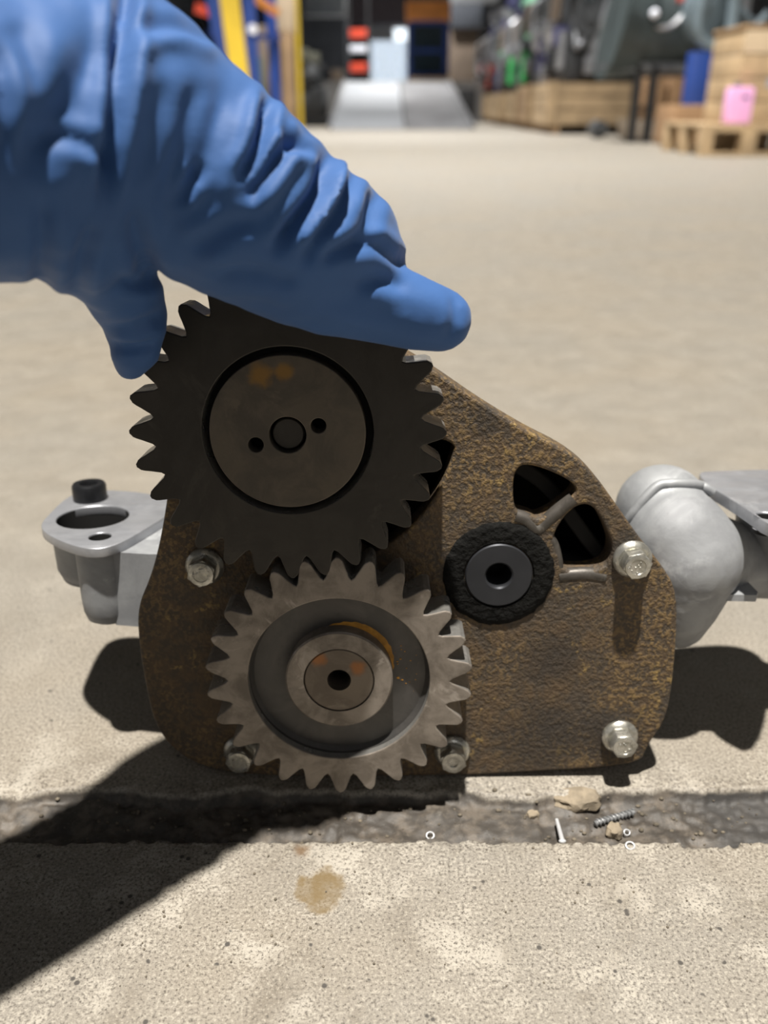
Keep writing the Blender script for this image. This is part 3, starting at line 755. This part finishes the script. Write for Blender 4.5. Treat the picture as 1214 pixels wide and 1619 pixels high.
# threaded stud
p = on_floor(940, 1302, -.0045); q = on_floor(1002, 1284, -.0045); ln = (q-p).length; bm = bmesh.new()
tube(bm, [p, q], .0011, 10)
ax = (q-p).normalized(); sd_ = ax.cross(Vector((0, 0, 1))).normalized()
tube(bm, [p+(q-p)*(k/176)+(Vector((0, 0, 1))*math.cos(k*2*math.pi/16)+sd_*math.sin(k*2*math.pi/16))*.0013 for k in range(177)], .00050, 6)
tag(obj('threaded_stud', bm, M['grey_thread'], None, 50), 'grey threaded stud half sunk in the dirt joint', 'screw')
# shiny pin
p = on_floor(880, 1296, -.003); q = on_floor(889, 1330, -.0015); bm = bmesh.new()
cyl(bm, p, q, .0008, .0011, 10); ball(bm, q, .0017, 2, (1, .6, .6))
tag(obj('bright_nail', bm, M['bright'], None, 40), 'bright bent nail leaning on the joint edge', 'nail')
def ringlet(x, y, r, z, label, lean):
    c = on_floor(x, y, z)
    bm = tube(bmesh.new(), [(r*math.cos(a), r*math.sin(a)*.85, 0) for a in np.linspace(0, 2*math.pi, 22, False)], r*.22, 8, closed=True)
    o = obj('wire_ring', bm, M['bright'], None, 60); o.location = c; o.rotation_euler = (R(lean), 0, R(20)); tag(o, label, 'ring', 'wire rings in the joint')
ringlet(996, 1337, .0019, .0002, 'bright wire ring on the concrete edge of the joint', 20)
ringlet(991, 1316, .0014, -.0045, 'small wire ring down in the dirt near the stud', 35)
ringlet(680, 1321, .0017, -.0036, 'lone wire ring in the dirt below the gear', 30)
# crumbs
bm = bmesh.new(); r3 = random.Random(11)
for k in range(200):
    x = r3.uniform(-.16, .17); y = r3.uniform(GY0+.001, GY1-.001); r_ = r3.choice([.0004, .0006, .0008, .0012])*r3.uniform(.7, 1.3)
    ball(bm, (x, y, floor_height(x, y)+r_*.3), r_, 1, (1, r3.uniform(.6, 1), r3.uniform(.5, .9)))
for k in range(90):
    x = r3.uniform(-.17, .18); y = r3.uniform(.20, GY0); r_ = r3.uniform(.0003, .0007)
    ball(bm, (x, y, r_*.3), r_, 1)
tag(obj('concrete_crumbs', bm, plain('crumb_grit', (.16, .135, .10), .9, 0, .5, 300), None, 60), 'fine concrete crumbs scattered along the dirt joint', 'grit', kind='stuff')

# =================================================================== WAREHOUSE THINGS
M['blue'] = plain('rack_blue', (.015, .055, .27), .5, .1, .2, 3)
M['yellow'] = plain('rack_yellow', (.72, .50, .03), .5, 0, .15, 3)
M['orange'] = plain('rack_orange', (.75, .28, .06), .5, 0, .2, 3)
M['redp'] = plain('red_plastic', (.70, .07, .03), .5, 0, .2, 3)
M['card'] = plain('cardboard', (.34, .20, .10), .8, 0, .2, 4)
M['cream'] = plain('cream_carton', (.55, .43, .29), .8, 0, .12, 4)
M['wood'] = plain('pale_pine', (.46, .33, .19), .75, 0, .3, 5)
M['wood2'] = plain('brown_pine', (.34, .22, .115), .8, 0, .3, 5)
M['dkmetal'] = plain('dark_machine_paint', (.055, .057, .06), .5, .3, .4, 6)
M['grn'] = plain('green_machine_paint', (.06, .50, .14), .5, 0, .3, 8)
M['mint'] = plain('mint_paint', (.35, .75, .5), .5, 0, .2, 8)
M['gmetal'] = plain('grey_casting', (.17, .18, .19), .45, .6, .45, 7)
M['lmetal'] = plain('light_casting', (.52, .53, .56), .4, .7, .3, 7)
M['slate'] = plain('slate_green_casting', (.075, .095, .098), .5, .3, .35, 5)
M['hose'] = plain('grey_blue_hose', (.17, .22, .25), .5, .1, .2, 6)
M['blk'] = plain('black_rubber', (.012, .012, .013), .6, 0, .3, 10)
M['steelplate'] = plain('door_lit_ramp_plate', (.58, .60, .63), .36, .85, .15, 1.2)  # brighter metal, the doorway's reflection is put into its colour
M['steelplate2'] = plain('grey_ramp_plate', (.30, .30, .31), .42, .8, .3, 1.5)
M['pinkp'] = plain('pink_plastic', (.82, .42, .72), .45, 0, .1, 8)
M['violet'] = plain('violet_blue_part', (.09, .09, .20), .5, .2, .3, 6)
M['brown'] = plain('brown_panel', (.21, .16, .12), .8, 0, .25, 2)
M['tape'] = plain('white_label', (.8, .82, .9), .6, 0, .05)

# ramp: two plates between side rails
ya, yb = 11.7, 16.68
xa0, xa1 = at(524, 205, ya).x, at(746, 205, ya).x; xm = at(641, 205, ya).x
rp = empty('dock_ramp', ((xa0+xa1)/2, ya, 0)); tag(rp, 'steel dock ramp rising to the bright doorway', 'ramp')
def slab(x0, x1, mat, name, dz=0.0):
    bm = bmesh.new(); pr = [(ya, 0.004+dz), (yb, PZ-.004+dz), (yb, PZ-.05+dz), (yb-.3, PZ-.09), (ya+.3, .006)]
    A_ = [bm.verts.new((x0, y, z)) for y, z in pr]; B_ = [bm.verts.new((x1, y, z)) for y, z in pr]
    bm.faces.new(A_); bm.faces.new(B_[::-1])
    for i in range(5): bm.faces.new((A_[i], B_[i], B_[(i+1) % 5], A_[(i+1) % 5]))
    o = obj(name, bm, mat, rp, 30); loc(o, rp); return o
slab(xa0, xm-.01, M['steelplate'], 'ramp_plate'); slab(xm+.01, xa1, M['steelplate2'], 'ramp_plate')
for x in (xa0-.05, xa1):
    slab(x, x+.05, M['steelplate2'], 'ramp_rail', .03)

def thing_box(name, x0, y0, x1, y1, Y, dep, mat, label, cat, group=None, floor=False, bev=.01, rot=0, zlo=None):
    a = at(x0, y0, Y); b = at(x1, y1, Y); zlo = (0 if floor else b.z) if zlo is None else zlo
    bm = box(bmesh.new(), (0, 0, 0), (b.x-a.x, dep, a.z-zlo)); o = obj(name, bm, mat, None, 30, bevel=bev)
    o.location = (a.x, Y, zlo)
    if rot: o.rotation_euler = (0, R(rot), 0)
    tag(o, label, cat, group); return o

# ---- left: blue pallet rack with yellow post, cartons and boards
rk = empty('pallet_rack', (-1.3, 7.2, 0)); tag(rk, 'blue pallet rack with a yellow guard post along the aisle', 'rack')
def post(x, y, xb, yb_, Y, w, dep, mat, name, parent):
    a = at(x, y, Y); b = at(xb, yb_, Y); d = (b-a).normalized(); top = a - d*1.2; bot = b + d*((b.z)/(-d.z))
    bm = bmesh.new(); pr = [(-w/2, 0), (w/2, 0), (w/2, dep), (-w/2, dep)]
    A_ = [bm.verts.new(top+Vector((p, q, 0))) for p, q in pr]; B_ = [bm.verts.new(Vector((bot.x+p, bot.y+q, 0))) for p, q in pr]
    bm.faces.new(A_); bm.faces.new(B_[::-1])
    for i in range(4): bm.faces.new((A_[i], B_[i], B_[(i+1) % 4], A_[(i+1) % 4]))
    o = obj(name, bm, mat, parent, 30)
    if parent: loc(o, parent)
    return o
post(336, 0, 354, 90, 7.3, .10, .08, M['blue'], 'upright', rk)
post(362, 0, 379, 130, 7.2, .135, .07, M['yellow'], 'guard_post', rk)
post(392, 0, 401, 130, 7.5, .09, .08, M['blue'], 'upright', rk)
post(430, 60, 436, 160, 8.9, .09, .08, M['blue'], 'upright', rk)
def beam(p, q, r, mat, name, parent):
    o = obj(name, tube(bmesh.new(), [p, q], r, 4), mat, parent, 30); loc(o, parent); return o
beam(at(398, -6, 8.6), at(440, 22, 8.6), .045, M['orange'], 'shelf_beam', rk)
beam(at(310, 12, 7.4), at(350, 26, 7.4), .05, M['redp'], 'shelf_beam', rk)
beam(at(330, 52, 7.6), at(440, 60, 9.0), .03, M['blue'], 'shelf_beam', rk)
thing_box('brown_carton', 398, 40, 432, 190, 9.6, .5, M['brown'], 'tall brown carton standing between the blue rack uprights', 'carton', floor=True)
thing_box('pine_board', 437, 52, 463, 190, 9.0, .06, M['wood2'], 'brown pine board standing against the rack', 'board', floor=True)
bpy.data.objects['pine_board'].location.x += .03
thing_box('cream_carton', 434, -40, 464, 50, 9.02, .3, M['cream'], 'cream carton resting on top of the brown pine board', 'carton')
thing_box('yellow_post', 462, -60, 478, 190, 10.2, .12, M['yellow'], 'yellow steel post beside the pine board', 'post', floor=True)
o = thing_box('teal_reel', 405, 90, 415, 150, 9.4, .1, plain('teal_wrap', (.1, .25, .2), .5), 'thin teal wrapped roll in front of the brown carton', 'roll', floor=True)
# white disc added in place of a lamp spot on the rack
bm = cyl(bmesh.new(), (0, 0, 0), (0, .015, 0), .035, seg=20); o = obj('lamp_spot_disc', bm, M['tape']); o.location = at(399, 46, 7.45); tag(o, 'round white disc standing in for a lamp spot on a blue rack upright', 'tag')
# dark engine unit left of the ramp
du = empty('generator_unit', (at(492, 200, 13.2).x, 13.2, 0)); tag(du, 'dark generator unit on a black skid left of the ramp', 'machine')
def rel_part(name, bm, mat, parent, bevel=0): o = obj(name, bm, mat, parent, 35, bevel=bevel); return o
rel_part('skid', box(bmesh.new(), (-.30, 0, 0), (.30, .9, .12)), M['blk'], du, .01)
rel_part('engine_body', box(bmesh.new(), (-.27, .02, .12), (.20, .85, .50)), M['dkmetal'], du, .04)
b2 = bmesh.new(); ball(b2, (-.05, .2, .62), .22, 2, (1, 1, .9)); rel_part('fan_cowl', b2, M['dkmetal'], du)
r5 = random.Random(5); M['olive'] = plain('olive_casting', (.17, .17, .13), .6, .1, .4, 8)
for k in range(9):
    c = Vector((r5.uniform(-.25, .2), r5.uniform(0, .3), r5.uniform(.45, .95))); h = Vector((r5.uniform(.04, .1), .06, r5.uniform(.04, .1)))
    rel_part('bracket', box(bmesh.new(), c-h, c+h), M[r5.choice(['olive', 'gmetal', 'dkmetal', 'olive'])], du, .015)
b2 = cyl(bmesh.new(), (-.15, -.02, .35), (-.15, .06, .35), .11, seg=24); rel_part('pulley', b2, M['gmetal'], du)
thing_box('timber_stack', 523, 110, 543, 180, 17.0, .25, M['brown'], 'brown timber stack on the dock left of the ramp', 'timber', zlo=PZ)
thing_box('slate_wall_panel', 470, 28, 548, 120, 24.0, .6, M['wall_dark'], 'dark slate wall panel standing on the dock left of the door', 'cabinet', zlo=PZ)  # added panel for the dark zone of the wall
thing_box('pale_wall_panel', 478, -30, 546, 24, 25.0, .5, plain('pale_grey_wall', (.36, .38, .39), .6), 'pale grey wall panel above the slate wall panel', 'duct')  # added panel for a pale zone of the wall
# red bins by the door
sh = empty('bin_shelf', (at(566, 130, 28).x, 28, PZ)); tag(sh, 'dark steel shelf beside the bright doorway', 'shelf')
sx0 = at(550, 60, 28).x - sh.location.x; sx1 = at(583, 60, 28).x - sh.location.x
for sx in (sx0, sx1-.05): rel_part('shelf_post', box(bmesh.new(), (sx, 0, 0), (sx+.05, .5, 2.6)), M['dkmetal'], sh)
for yy in (60, 82, 114, 132):
    z = at(566, yy, 28).z-PZ; rel_part('shelf_board', box(bmesh.new(), (sx0, 0, z-.04), (sx1, .5, z)), M['dkmetal'], sh)
for (yy0, yy1, mat, lb) in ((46, 60, 'redp', 'red plastic bin on the upper shelf by the door'), (72, 82, 'tape', 'white plastic bin on the middle shelf by the door'), (100, 113.5, 'redp', 'red plastic bin on the lower shelf by the door')):
    thing_box('storage_bin', 552.8, yy0, 580.2, yy1, 28.05, .4, M[mat], lb, 'bin', zlo=at(566, {60: 60, 82: 82, 113.5: 114}[yy1], 28).z+.002)
thing_box('plum_wall_panel', 546, -40, 640, 38, 31.5, .8, plain('plum_grey_panel', (.17, .145, .165), .7), 'dark plum grey wall panel above the bright doorway', 'housing')  # added panel for the dark wall zone over the door
# blue rack right of the door
br = empty('blue_cage', (at(677, 130, 17.6).x, 17.6, PZ)); tag(br, 'dark blue steel cage on the dock right of the doorway', 'cage')
def bl(px_, py_): p = at(px_, py_, 17.6)-br.location; return p
for xx in (648, 706): rel_part('cage_post', box(bmesh.new(), (bl(xx-4, 40).x, 0, 0), (bl(xx+4, 40).x, .1, bl(xx, 36).z)), M['blue'], br)
rel_part('cage_back', box(bmesh.new(), (bl(648, 40).x, .5, 0), (bl(706, 40).x, .55, bl(660, 34).z)), plain('dark_teal_mesh', (.02, .05, .07), .7), br)
for yy in (36, 80, 118): rel_part('cage_rail', box(bmesh.new(), (bl(648, yy).x, .0, bl(648, yy).z-.03), (bl(706, yy).x, .08, bl(648, yy).z+.03)), M['blue'], br)
thing_box('orange_crate', 643, 2, 712, 34, 17.55, .56, M['orange'], 'orange crate sitting on top of the blue cage', 'crate', zlo=br.location.z+bl(648, 36).z+.031)
thing_box('timber_block', 646, 122, 716, 133, 17.2, .3, M['wood'], 'yellow timber beam lying on the dock before the blue cage', 'timber')
thing_box('brown_door_panel', 712, 46, 752, 150, 20.5, .2, M['brown'], 'tall brown panel standing right of the blue cage', 'panel')
thing_box('slate_sheet', 714, 6, 762, 44, 20.4, .2, M['wall_dark'], 'dark slate panel above the brown panel', 'panel')
thing_box('pale_beam', 712, -30, 790, 5, 20.6, .2, plain('pale_grey_steel', (.3, .31, .32), .6), 'pale grey steel beam over the slate panel', 'beam')
o = thing_box('dark_bollard', 728, 140, 752, 186, 15.5, .2, M['blk'], 'black bollard at the right edge of the ramp', 'bollard', floor=True)

# ---- right: row of engines on wooden crates
def crate(Y, x0, wx, dy, hgt, mat, label):
    root = empty('wooden_crate', (x0, Y, 0)); tag(root, label, 'crate', 'wooden engine crates along the aisle')
    for k in range(3): rel_part('skid', box(bmesh.new(), (.04+k*(wx-.16)/2, 0, 0), (.12+k*(wx-.16)/2, dy, .09)), M['wood2'], root)
    rel_part('deck', box(bmesh.new(), (0, 0, .09), (wx, dy, .115)), mat, root)
    nb = 3; bh = (hgt-.115)/nb
    for k in range(nb):
        z0 = .115+k*bh; z1 = z0+bh-.012
        rel_part('side_board', box(bmesh.new(), (0, 0, z0), (wx, .022, z1)), mat, root)
        rel_part('side_board', box(bmesh.new(), (0, .022, z0), (.022, dy-.022, z1)), mat, root)
    for xx in (.0, wx-.07): rel_part('corner_post', box(bmesh.new(), (xx, -.024, .09), (xx+.07, -.001, hgt)), M['wood'], root)
    rel_part('corner_post', box(bmesh.new(), (-.024, .0, .09), (-.001, .08, hgt)), M['wood'], root)
    rel_part('inner_block', box(bmesh.new(), (.03, .03, .12), (wx-.01, dy-.01, hgt-.02)), M['card'], root)
    return root
def engine(Y, x0, wx, dy, z0, seed, label, accents):
    r = random.Random(seed); root = empty('engine', (x0+wx/2, Y+dy/2, z0)); root.scale = (1, 1, 1.45); tag(root, label, 'engine', 'engines standing on the crates')
    gm = ['gmetal', 'dkmetal', 'lmetal', 'gmetal', 'slate']
    rel_part('oil_pan', box(bmesh.new(), (-wx*.36, -dy*.40, 0), (wx*.36, dy*.40, .20)), M['dkmetal'], root, .03)
    rel_part('engine_block', box(bmesh.new(), (-wx*.30, -dy*.44, .20), (wx*.30, dy*.44, .58)), M['gmetal'], root, .03)
    rel_part('cylinder_head', box(bmesh.new(), (-wx*.24, -dy*.42, .58), (wx*.24, dy*.42, .74)), M['dkmetal'], root, .02)
    rel_part('rocker_cover', box(bmesh.new(), (-wx*.2, -dy*.38, .74), (wx*.2, dy*.38, .88)), M[accents[0]], root, .04)
    for k in range(3):
        a, z = r.uniform(-wx*.28, wx*.2), r.uniform(.12, .6); rad = r.uniform(.07, .15)
        b_ = cyl(bmesh.new(), (a, -dy*.52, z), (a, -dy*.44, z), rad, seg=24); cyl(b_, (a, -dy*.55, z), (a, -dy*.5, z), rad*.45, seg=16)
        rel_part('pulley', b_, M[r.choice(['lmetal', 'gmetal', 'dkmetal'])], root)
    for k in range(4):
        y_ = -dy*.36+k*dy*.24
        rel_part('exhaust_runner', tube(bmesh.new(), spline([(-wx*.28, y_, .62), (-wx*.44, y_, .58), (-wx*.46, y_+.03, .40)], 5), .035, 10), M[r.choice(['brown', 'gmetal', 'lmetal'])], root)
    b_ = bmesh.new(); ball(b_, (-wx*.40, r.uniform(-dy*.2, dy*.2), .36), .13, 2, (.8, 1, 1)); rel_part('turbocharger', b_, M['lmetal'], root)
    b_ = cyl(bmesh.new(), (-wx*.38, -dy*.3, .08), (-wx*.38, -dy*.3, .32), .055, seg=18); rel_part('oil_filter', b_, M[accents[1]], root)
    for k in range(5):
        p = Vector((r.uniform(-wx*.4, wx*.3), -dy*.45, r.uniform(.2, .8))); q_ = Vector((r.uniform(-wx*.45, wx*.2), -dy*.5, r.uniform(.15, .9)))
        rel_part('hose', tube(bmesh.new(), spline([p, (p+q_)/2+Vector((-.06, -.07, r.uniform(-.12, .12))), q_], 6), r.uniform(.014, .03), 8), M[r.choice(['blk', 'hose', 'lmetal', 'blk'])], root)
    for k in range(12):
        c = Vector((-wx*.36+r.uniform(-.05, .02), r.uniform(-dy*.45, dy*.45), r.uniform(.05, .85))); h = Vector((r.uniform(.03, .09), r.uniform(.04, .1), r.uniform(.03, .08)))
        rel_part('bracket', box(bmesh.new(), c-h, c+h), M[r.choice(['lmetal', 'gmetal', 'dkmetal', 'violet', accents[2]])], root, .012)
    for k in range(6):
        c = Vector((r.uniform(-wx*.35, wx*.35), -dy*.48, r.uniform(.1, .9))); h = Vector((r.uniform(.03, .09), .05, r.uniform(.03, .09)))
        rel_part('bracket', box(bmesh.new(), c-h, c+h), M[r.choice(['lmetal', 'gmetal', 'dkmetal', accents[2]])], root, .012)
    return root
XR = 1.74
acc = [('gmetal', 'lmetal', 'lmetal'), ('lmetal', 'violet', 'tape'), ('grn', 'grn', 'mint'), ('mint', 'grn', 'violet'), ('violet', 'lmetal', 'mint'), ('gmetal', 'redp', 'lmetal'), ('lmetal', 'tape', 'redp')]
desc = ['grey engine standing on the wooden crate next to the drip tray', 'grey engine with a bright rocker cover between the grey and green engines',
        'engine with a green rocker cover and green filter on its crate', 'engine with a mint green rocker cover beside the green one', 'engine with a dark violet cover on its crate', 'grey engine with a red filter towards the ramp', 'pale covered engine on the crate closest to the ramp']
cd_ = ['pale pine crate next to the drip tray under a grey engine', 'pine crate under the engine with the bright rocker cover', 'pine crate under the engine with the green rocker cover', 'pine crate under the mint covered engine',
       'pine crate under the violet covered engine', 'pine crate under the engine with the red filter', 'pine crate under the engine closest to the ramp']
y_ = 9.9
for i in range(7):
    dy = 1.12; wx = 1.05 if i else .95
    crate(y_, XR+rnd.uniform(-.03, .04), wx, dy, (.50 if i in (0, 1) else .44), M['wood'] if i % 2 == 0 else M['wood2'] if i in (1, 5) else M['wood'], cd_[i])
    engine(y_, XR, wx, dy, (.50 if i in (0, 1) else .44), 20+i, desc[i], acc[i]); y_ += 1.30
# second row of cartons behind
for i, (x0, x1, lb) in enumerate([(1026, 1046, 'brown carton in the shade behind the drip tray'), (1062, 1084, 'brown carton beside the blue steel column'), (1120, 1138, 'narrow brown carton between the column and the pine box')]):
    thing_box('brown_carton', x0, 122, x1, 200, 9.0, .45, M['card'], lb, 'carton', floor=True)
thing_box('long_carton', 1070, 166, 1152, 232, 7.0, .5, M['card'], 'long low brown carton behind the pine pallet', 'carton', floor=True)
# gearbox on a black stand
gb = empty('gearbox', (at(1050, 110, 7.6).x, 7.6, 0)); tag(gb, 'large slate grey gearbox on black steel legs', 'gearbox')
def gpos(x, y, Y=7.6): return at(x, y, Y)-gb.location
for xx in (1030, 1056, 1142): rel_part('leg', box(bmesh.new(), (gpos(xx-6, 0).x, .1, 0), (gpos(xx+6, 0).x, .18, gpos(xx, 105).z)), M['blk'], gb)
rel_part('stand_rail', box(bmesh.new(), (gpos(975, 0).x, .1, gpos(0, 112).z), (gpos(1165, 0).x, .7, gpos(0, 98).z)), M['gmetal'], gb)
b_ = cyl(bmesh.new(), gpos(985, 30)+Vector((0, .3, 0)), gpos(1030, 40)+Vector((0, .3, 0)), .42, .36, 28); rel_part('bell_housing', b_, M['slate'], gb, 0)
b_ = cyl(bmesh.new(), gpos(1025, 35)+Vector((0, .3, 0)), gpos(1150, 45)+Vector((0, .3, 0)), .33, .26, 28); rel_part('gear_case', b_, M['slate'], gb, 0)
b_ = bmesh.new(); ball(b_, gpos(1112, 30)+Vector((0, .0, .08)), .22, 2, (.85, .7, 1.25)); rel_part('side_cover', b_, M['hose'], gb)
rel_part('wiring_hose', tube(bmesh.new(), spline([gpos(1008, 10), gpos(1022, 34), gpos(1045, 44), gpos(1068, 36), gpos(1098, 6)], 6), .022, 8), M['lmetal'], gb)
rel_part('wiring_hose', tube(bmesh.new(), spline([gpos(1100, -5)-Vector((0, .2, 0)), gpos(1092, 50)-Vector((0, .2, 0)), gpos(1110, 76)-Vector((0, .2, 0)), gpos(1138, 60)-Vector((0, .2, 0)), gpos(1148, 0)-Vector((0, .2, 0))], 6), .05, 10), M['hose'], gb)
rel_part('wiring_hose', tube(bmesh.new(), spline([gpos(1160, 8), gpos(1182, 30), gpos(1190, 50), gpos(1172, 70)], 6), .03, 8), M['hose'], gb)
rel_part('wiring_hose', tube(bmesh.new(), spline([gpos(1215, 20), gpos(1190, 50), gpos(1165, 78)], 6), .03, 8), M['hose'], gb)
b_ = bmesh.new(); ball(b_, gpos(1028, 24)-Vector((0, .12, 0)), .035, 2); rel_part('bright_fitting', b_, M['tape'], gb)
b_ = box(bmesh.new(), gpos(1152, -10), gpos(1185, 22)+Vector((0, .2, 0))); rel_part('bracket', b_, M['lmetal'], gb, .01)
b_ = box(bmesh.new(), gpos(1075, -10), gpos(1092, 3)+Vector((0, .1, 0))); rel_part('red_cap', b_, M['redp'], gb, .01)
b_ = box(bmesh.new(), gpos(1145, 20)+Vector((0, .3, 0)), gpos(1240, 72)+Vector((0, .7, 0))); rel_part('valve_body', b_, M['gmetal'], gb, .03)
thing_box('blue_column', 1094, 82, 1116, 168, 7.35, .11, M['blue'], 'blue steel column standing under the gearbox hose', 'column', floor=True)
rel_part('light_spot_plate', box(bmesh.new(), gpos(1146, 80), gpos(1165, 98)+Vector((0, .1, 0))), M['tape'], gb)  # pale plate standing in for a spot of light
# drip tray with carton
tr = empty('drip_tray', (at(1040, 222, 7.9).x, 7.9, 0)); tag(tr, 'low rounded brown drip tray on the floor before the gearbox', 'tray')
tw = at(1090, 215, 7.9).x-at(988, 215, 7.9).x
prof = round_poly([(-tw/2, .0), (tw/2, .0), (tw/2, .65), (-tw/2, .65)], 3); M['tray'] = plain('dusty_brown_plastic', (.55, .46, .37), .7, 0, .3, 6)
bm = bmesh.new()
A_ = [bm.verts.new((x*.86, .05+y*.86, .02)) for x, y in prof]; B_ = [bm.verts.new((x, y, .17)) for x, y in prof]; C_ = [bm.verts.new((x*.93, .03+y*.93, .17)) for x, y in prof]; D_ = [bm.verts.new((x*.82, .07+y*.82, .05)) for x, y in prof]
nn = len(prof); bm.faces.new(A_[::-1]); bm.faces.new(D_)
for X_, Y_ in ((A_, B_), (B_, C_), (C_, D_)):
    for i in range(nn): bm.faces.new((X_[i], X_[(i+1) % nn], Y_[(i+1) % nn], Y_[i]))
obj('tray_shell', bm, M['tray'], tr, 50)
for sx in (-1, 1): rel_part('foot', box(bmesh.new(), (sx*tw*.25-.05, .2, 0), (sx*tw*.25+.05, .45, .022)), M['blk'], tr)
o = obj('small_carton', box(bmesh.new(), (0, 0, 0), (.22, .2, .22)), M['card'], None, 30, bevel=.004); o.location = (tr.location.x-.12, 8.1, .052); tag(o, 'small open brown carton standing in the drip tray', 'carton')
bm = cyl(bmesh.new(), (0, 0, 0), (0, .2, 0), .075, seg=28); cyl(bm, (0, -.02, 0), (0, .21, 0), .035, seg=20); o = obj('cart_wheel', bm, M['gmetal']); o.location = (at(950, 190, 8.6).x, 8.6, .077); tag(o, 'grey hub wheel standing between the crate and tray', 'wheel')
# pine pallet with box and pink canister
py = 5.6; pa = at(1106, 248, py)
pal = empty('pine_pallet', (pa.x, py, 0)); tag(pal, 'pale pine pallet carrying the pine box and pink canister', 'pallet')
for k in range(3): rel_part('bottom_board', box(bmesh.new(), (0, k*.36, 0), (1.1, k*.36+.10, .022)), M['wood'], pal, .003)
for i in range(3):
    for k in range(3): rel_part('block', box(bmesh.new(), (.0+i*.22+(.0 if i == 0 else .02), k*.36, .022), (.07+i*.22+(0 if i == 0 else .04), k*.36+.1, .135)), M['wood'], pal, .003)
for k in range(3): rel_part('stringer', box(bmesh.new(), (0, k*.36, .135), (1.1, k*.36+.1, .157)), M['wood'], pal, .003)
for k in range(8): rel_part('deck_board', box(bmesh.new(), (k*.138, 0, .157), (k*.138+.12, .82, .178)), M['wood'], pal, .003)
pb = empty('pine_box', (at(1160, 200, 5.75).x, 5.78, .178)); tag(pb, 'pale pine box standing on the pallet', 'box')
for k in range(4): rel_part('board', box(bmesh.new(), (0, 0, k*.128), (.9, .02, k*.128+.122)), M['cream'] if k == 3 else M['wood'], pb, .003)
for k in range(4): rel_part('board', box(bmesh.new(), (0, .02, k*.128), (.02, .55, k*.128+.122)), M['wood'], pb, .003)
rel_part('lid', box(bmesh.new(), (-.01, -.01, .512), (.91, .56, .535)), M['wood2'], pb, .003)
rel_part('label', box(bmesh.new(), (.17, -.004, .20), (.30, 0, .25)), plain('grey_label', (.4, .42, .5), .6), pb)
cn = empty('pink_canister', (at(1164, 200, 5.68).x, 5.66, .178)); tag(cn, 'pink plastic canister with dark cap on the pallet', 'canister')
cw = .074
rel_part('canister_body', box(bmesh.new(), (-cw, 0, 0), (cw, .1, .20)), M['pinkp'], cn, .018)
b_ = cyl(bmesh.new(), (-.02, .05, .195), (-.02, .05, .225), .026, seg=18); rel_part('cap', b_, M['gmetal'], cn)
rel_part('print_mark', box(bmesh.new(), (.0, -.002, .135), (.035, .0005, .155)), M['violet'], cn)
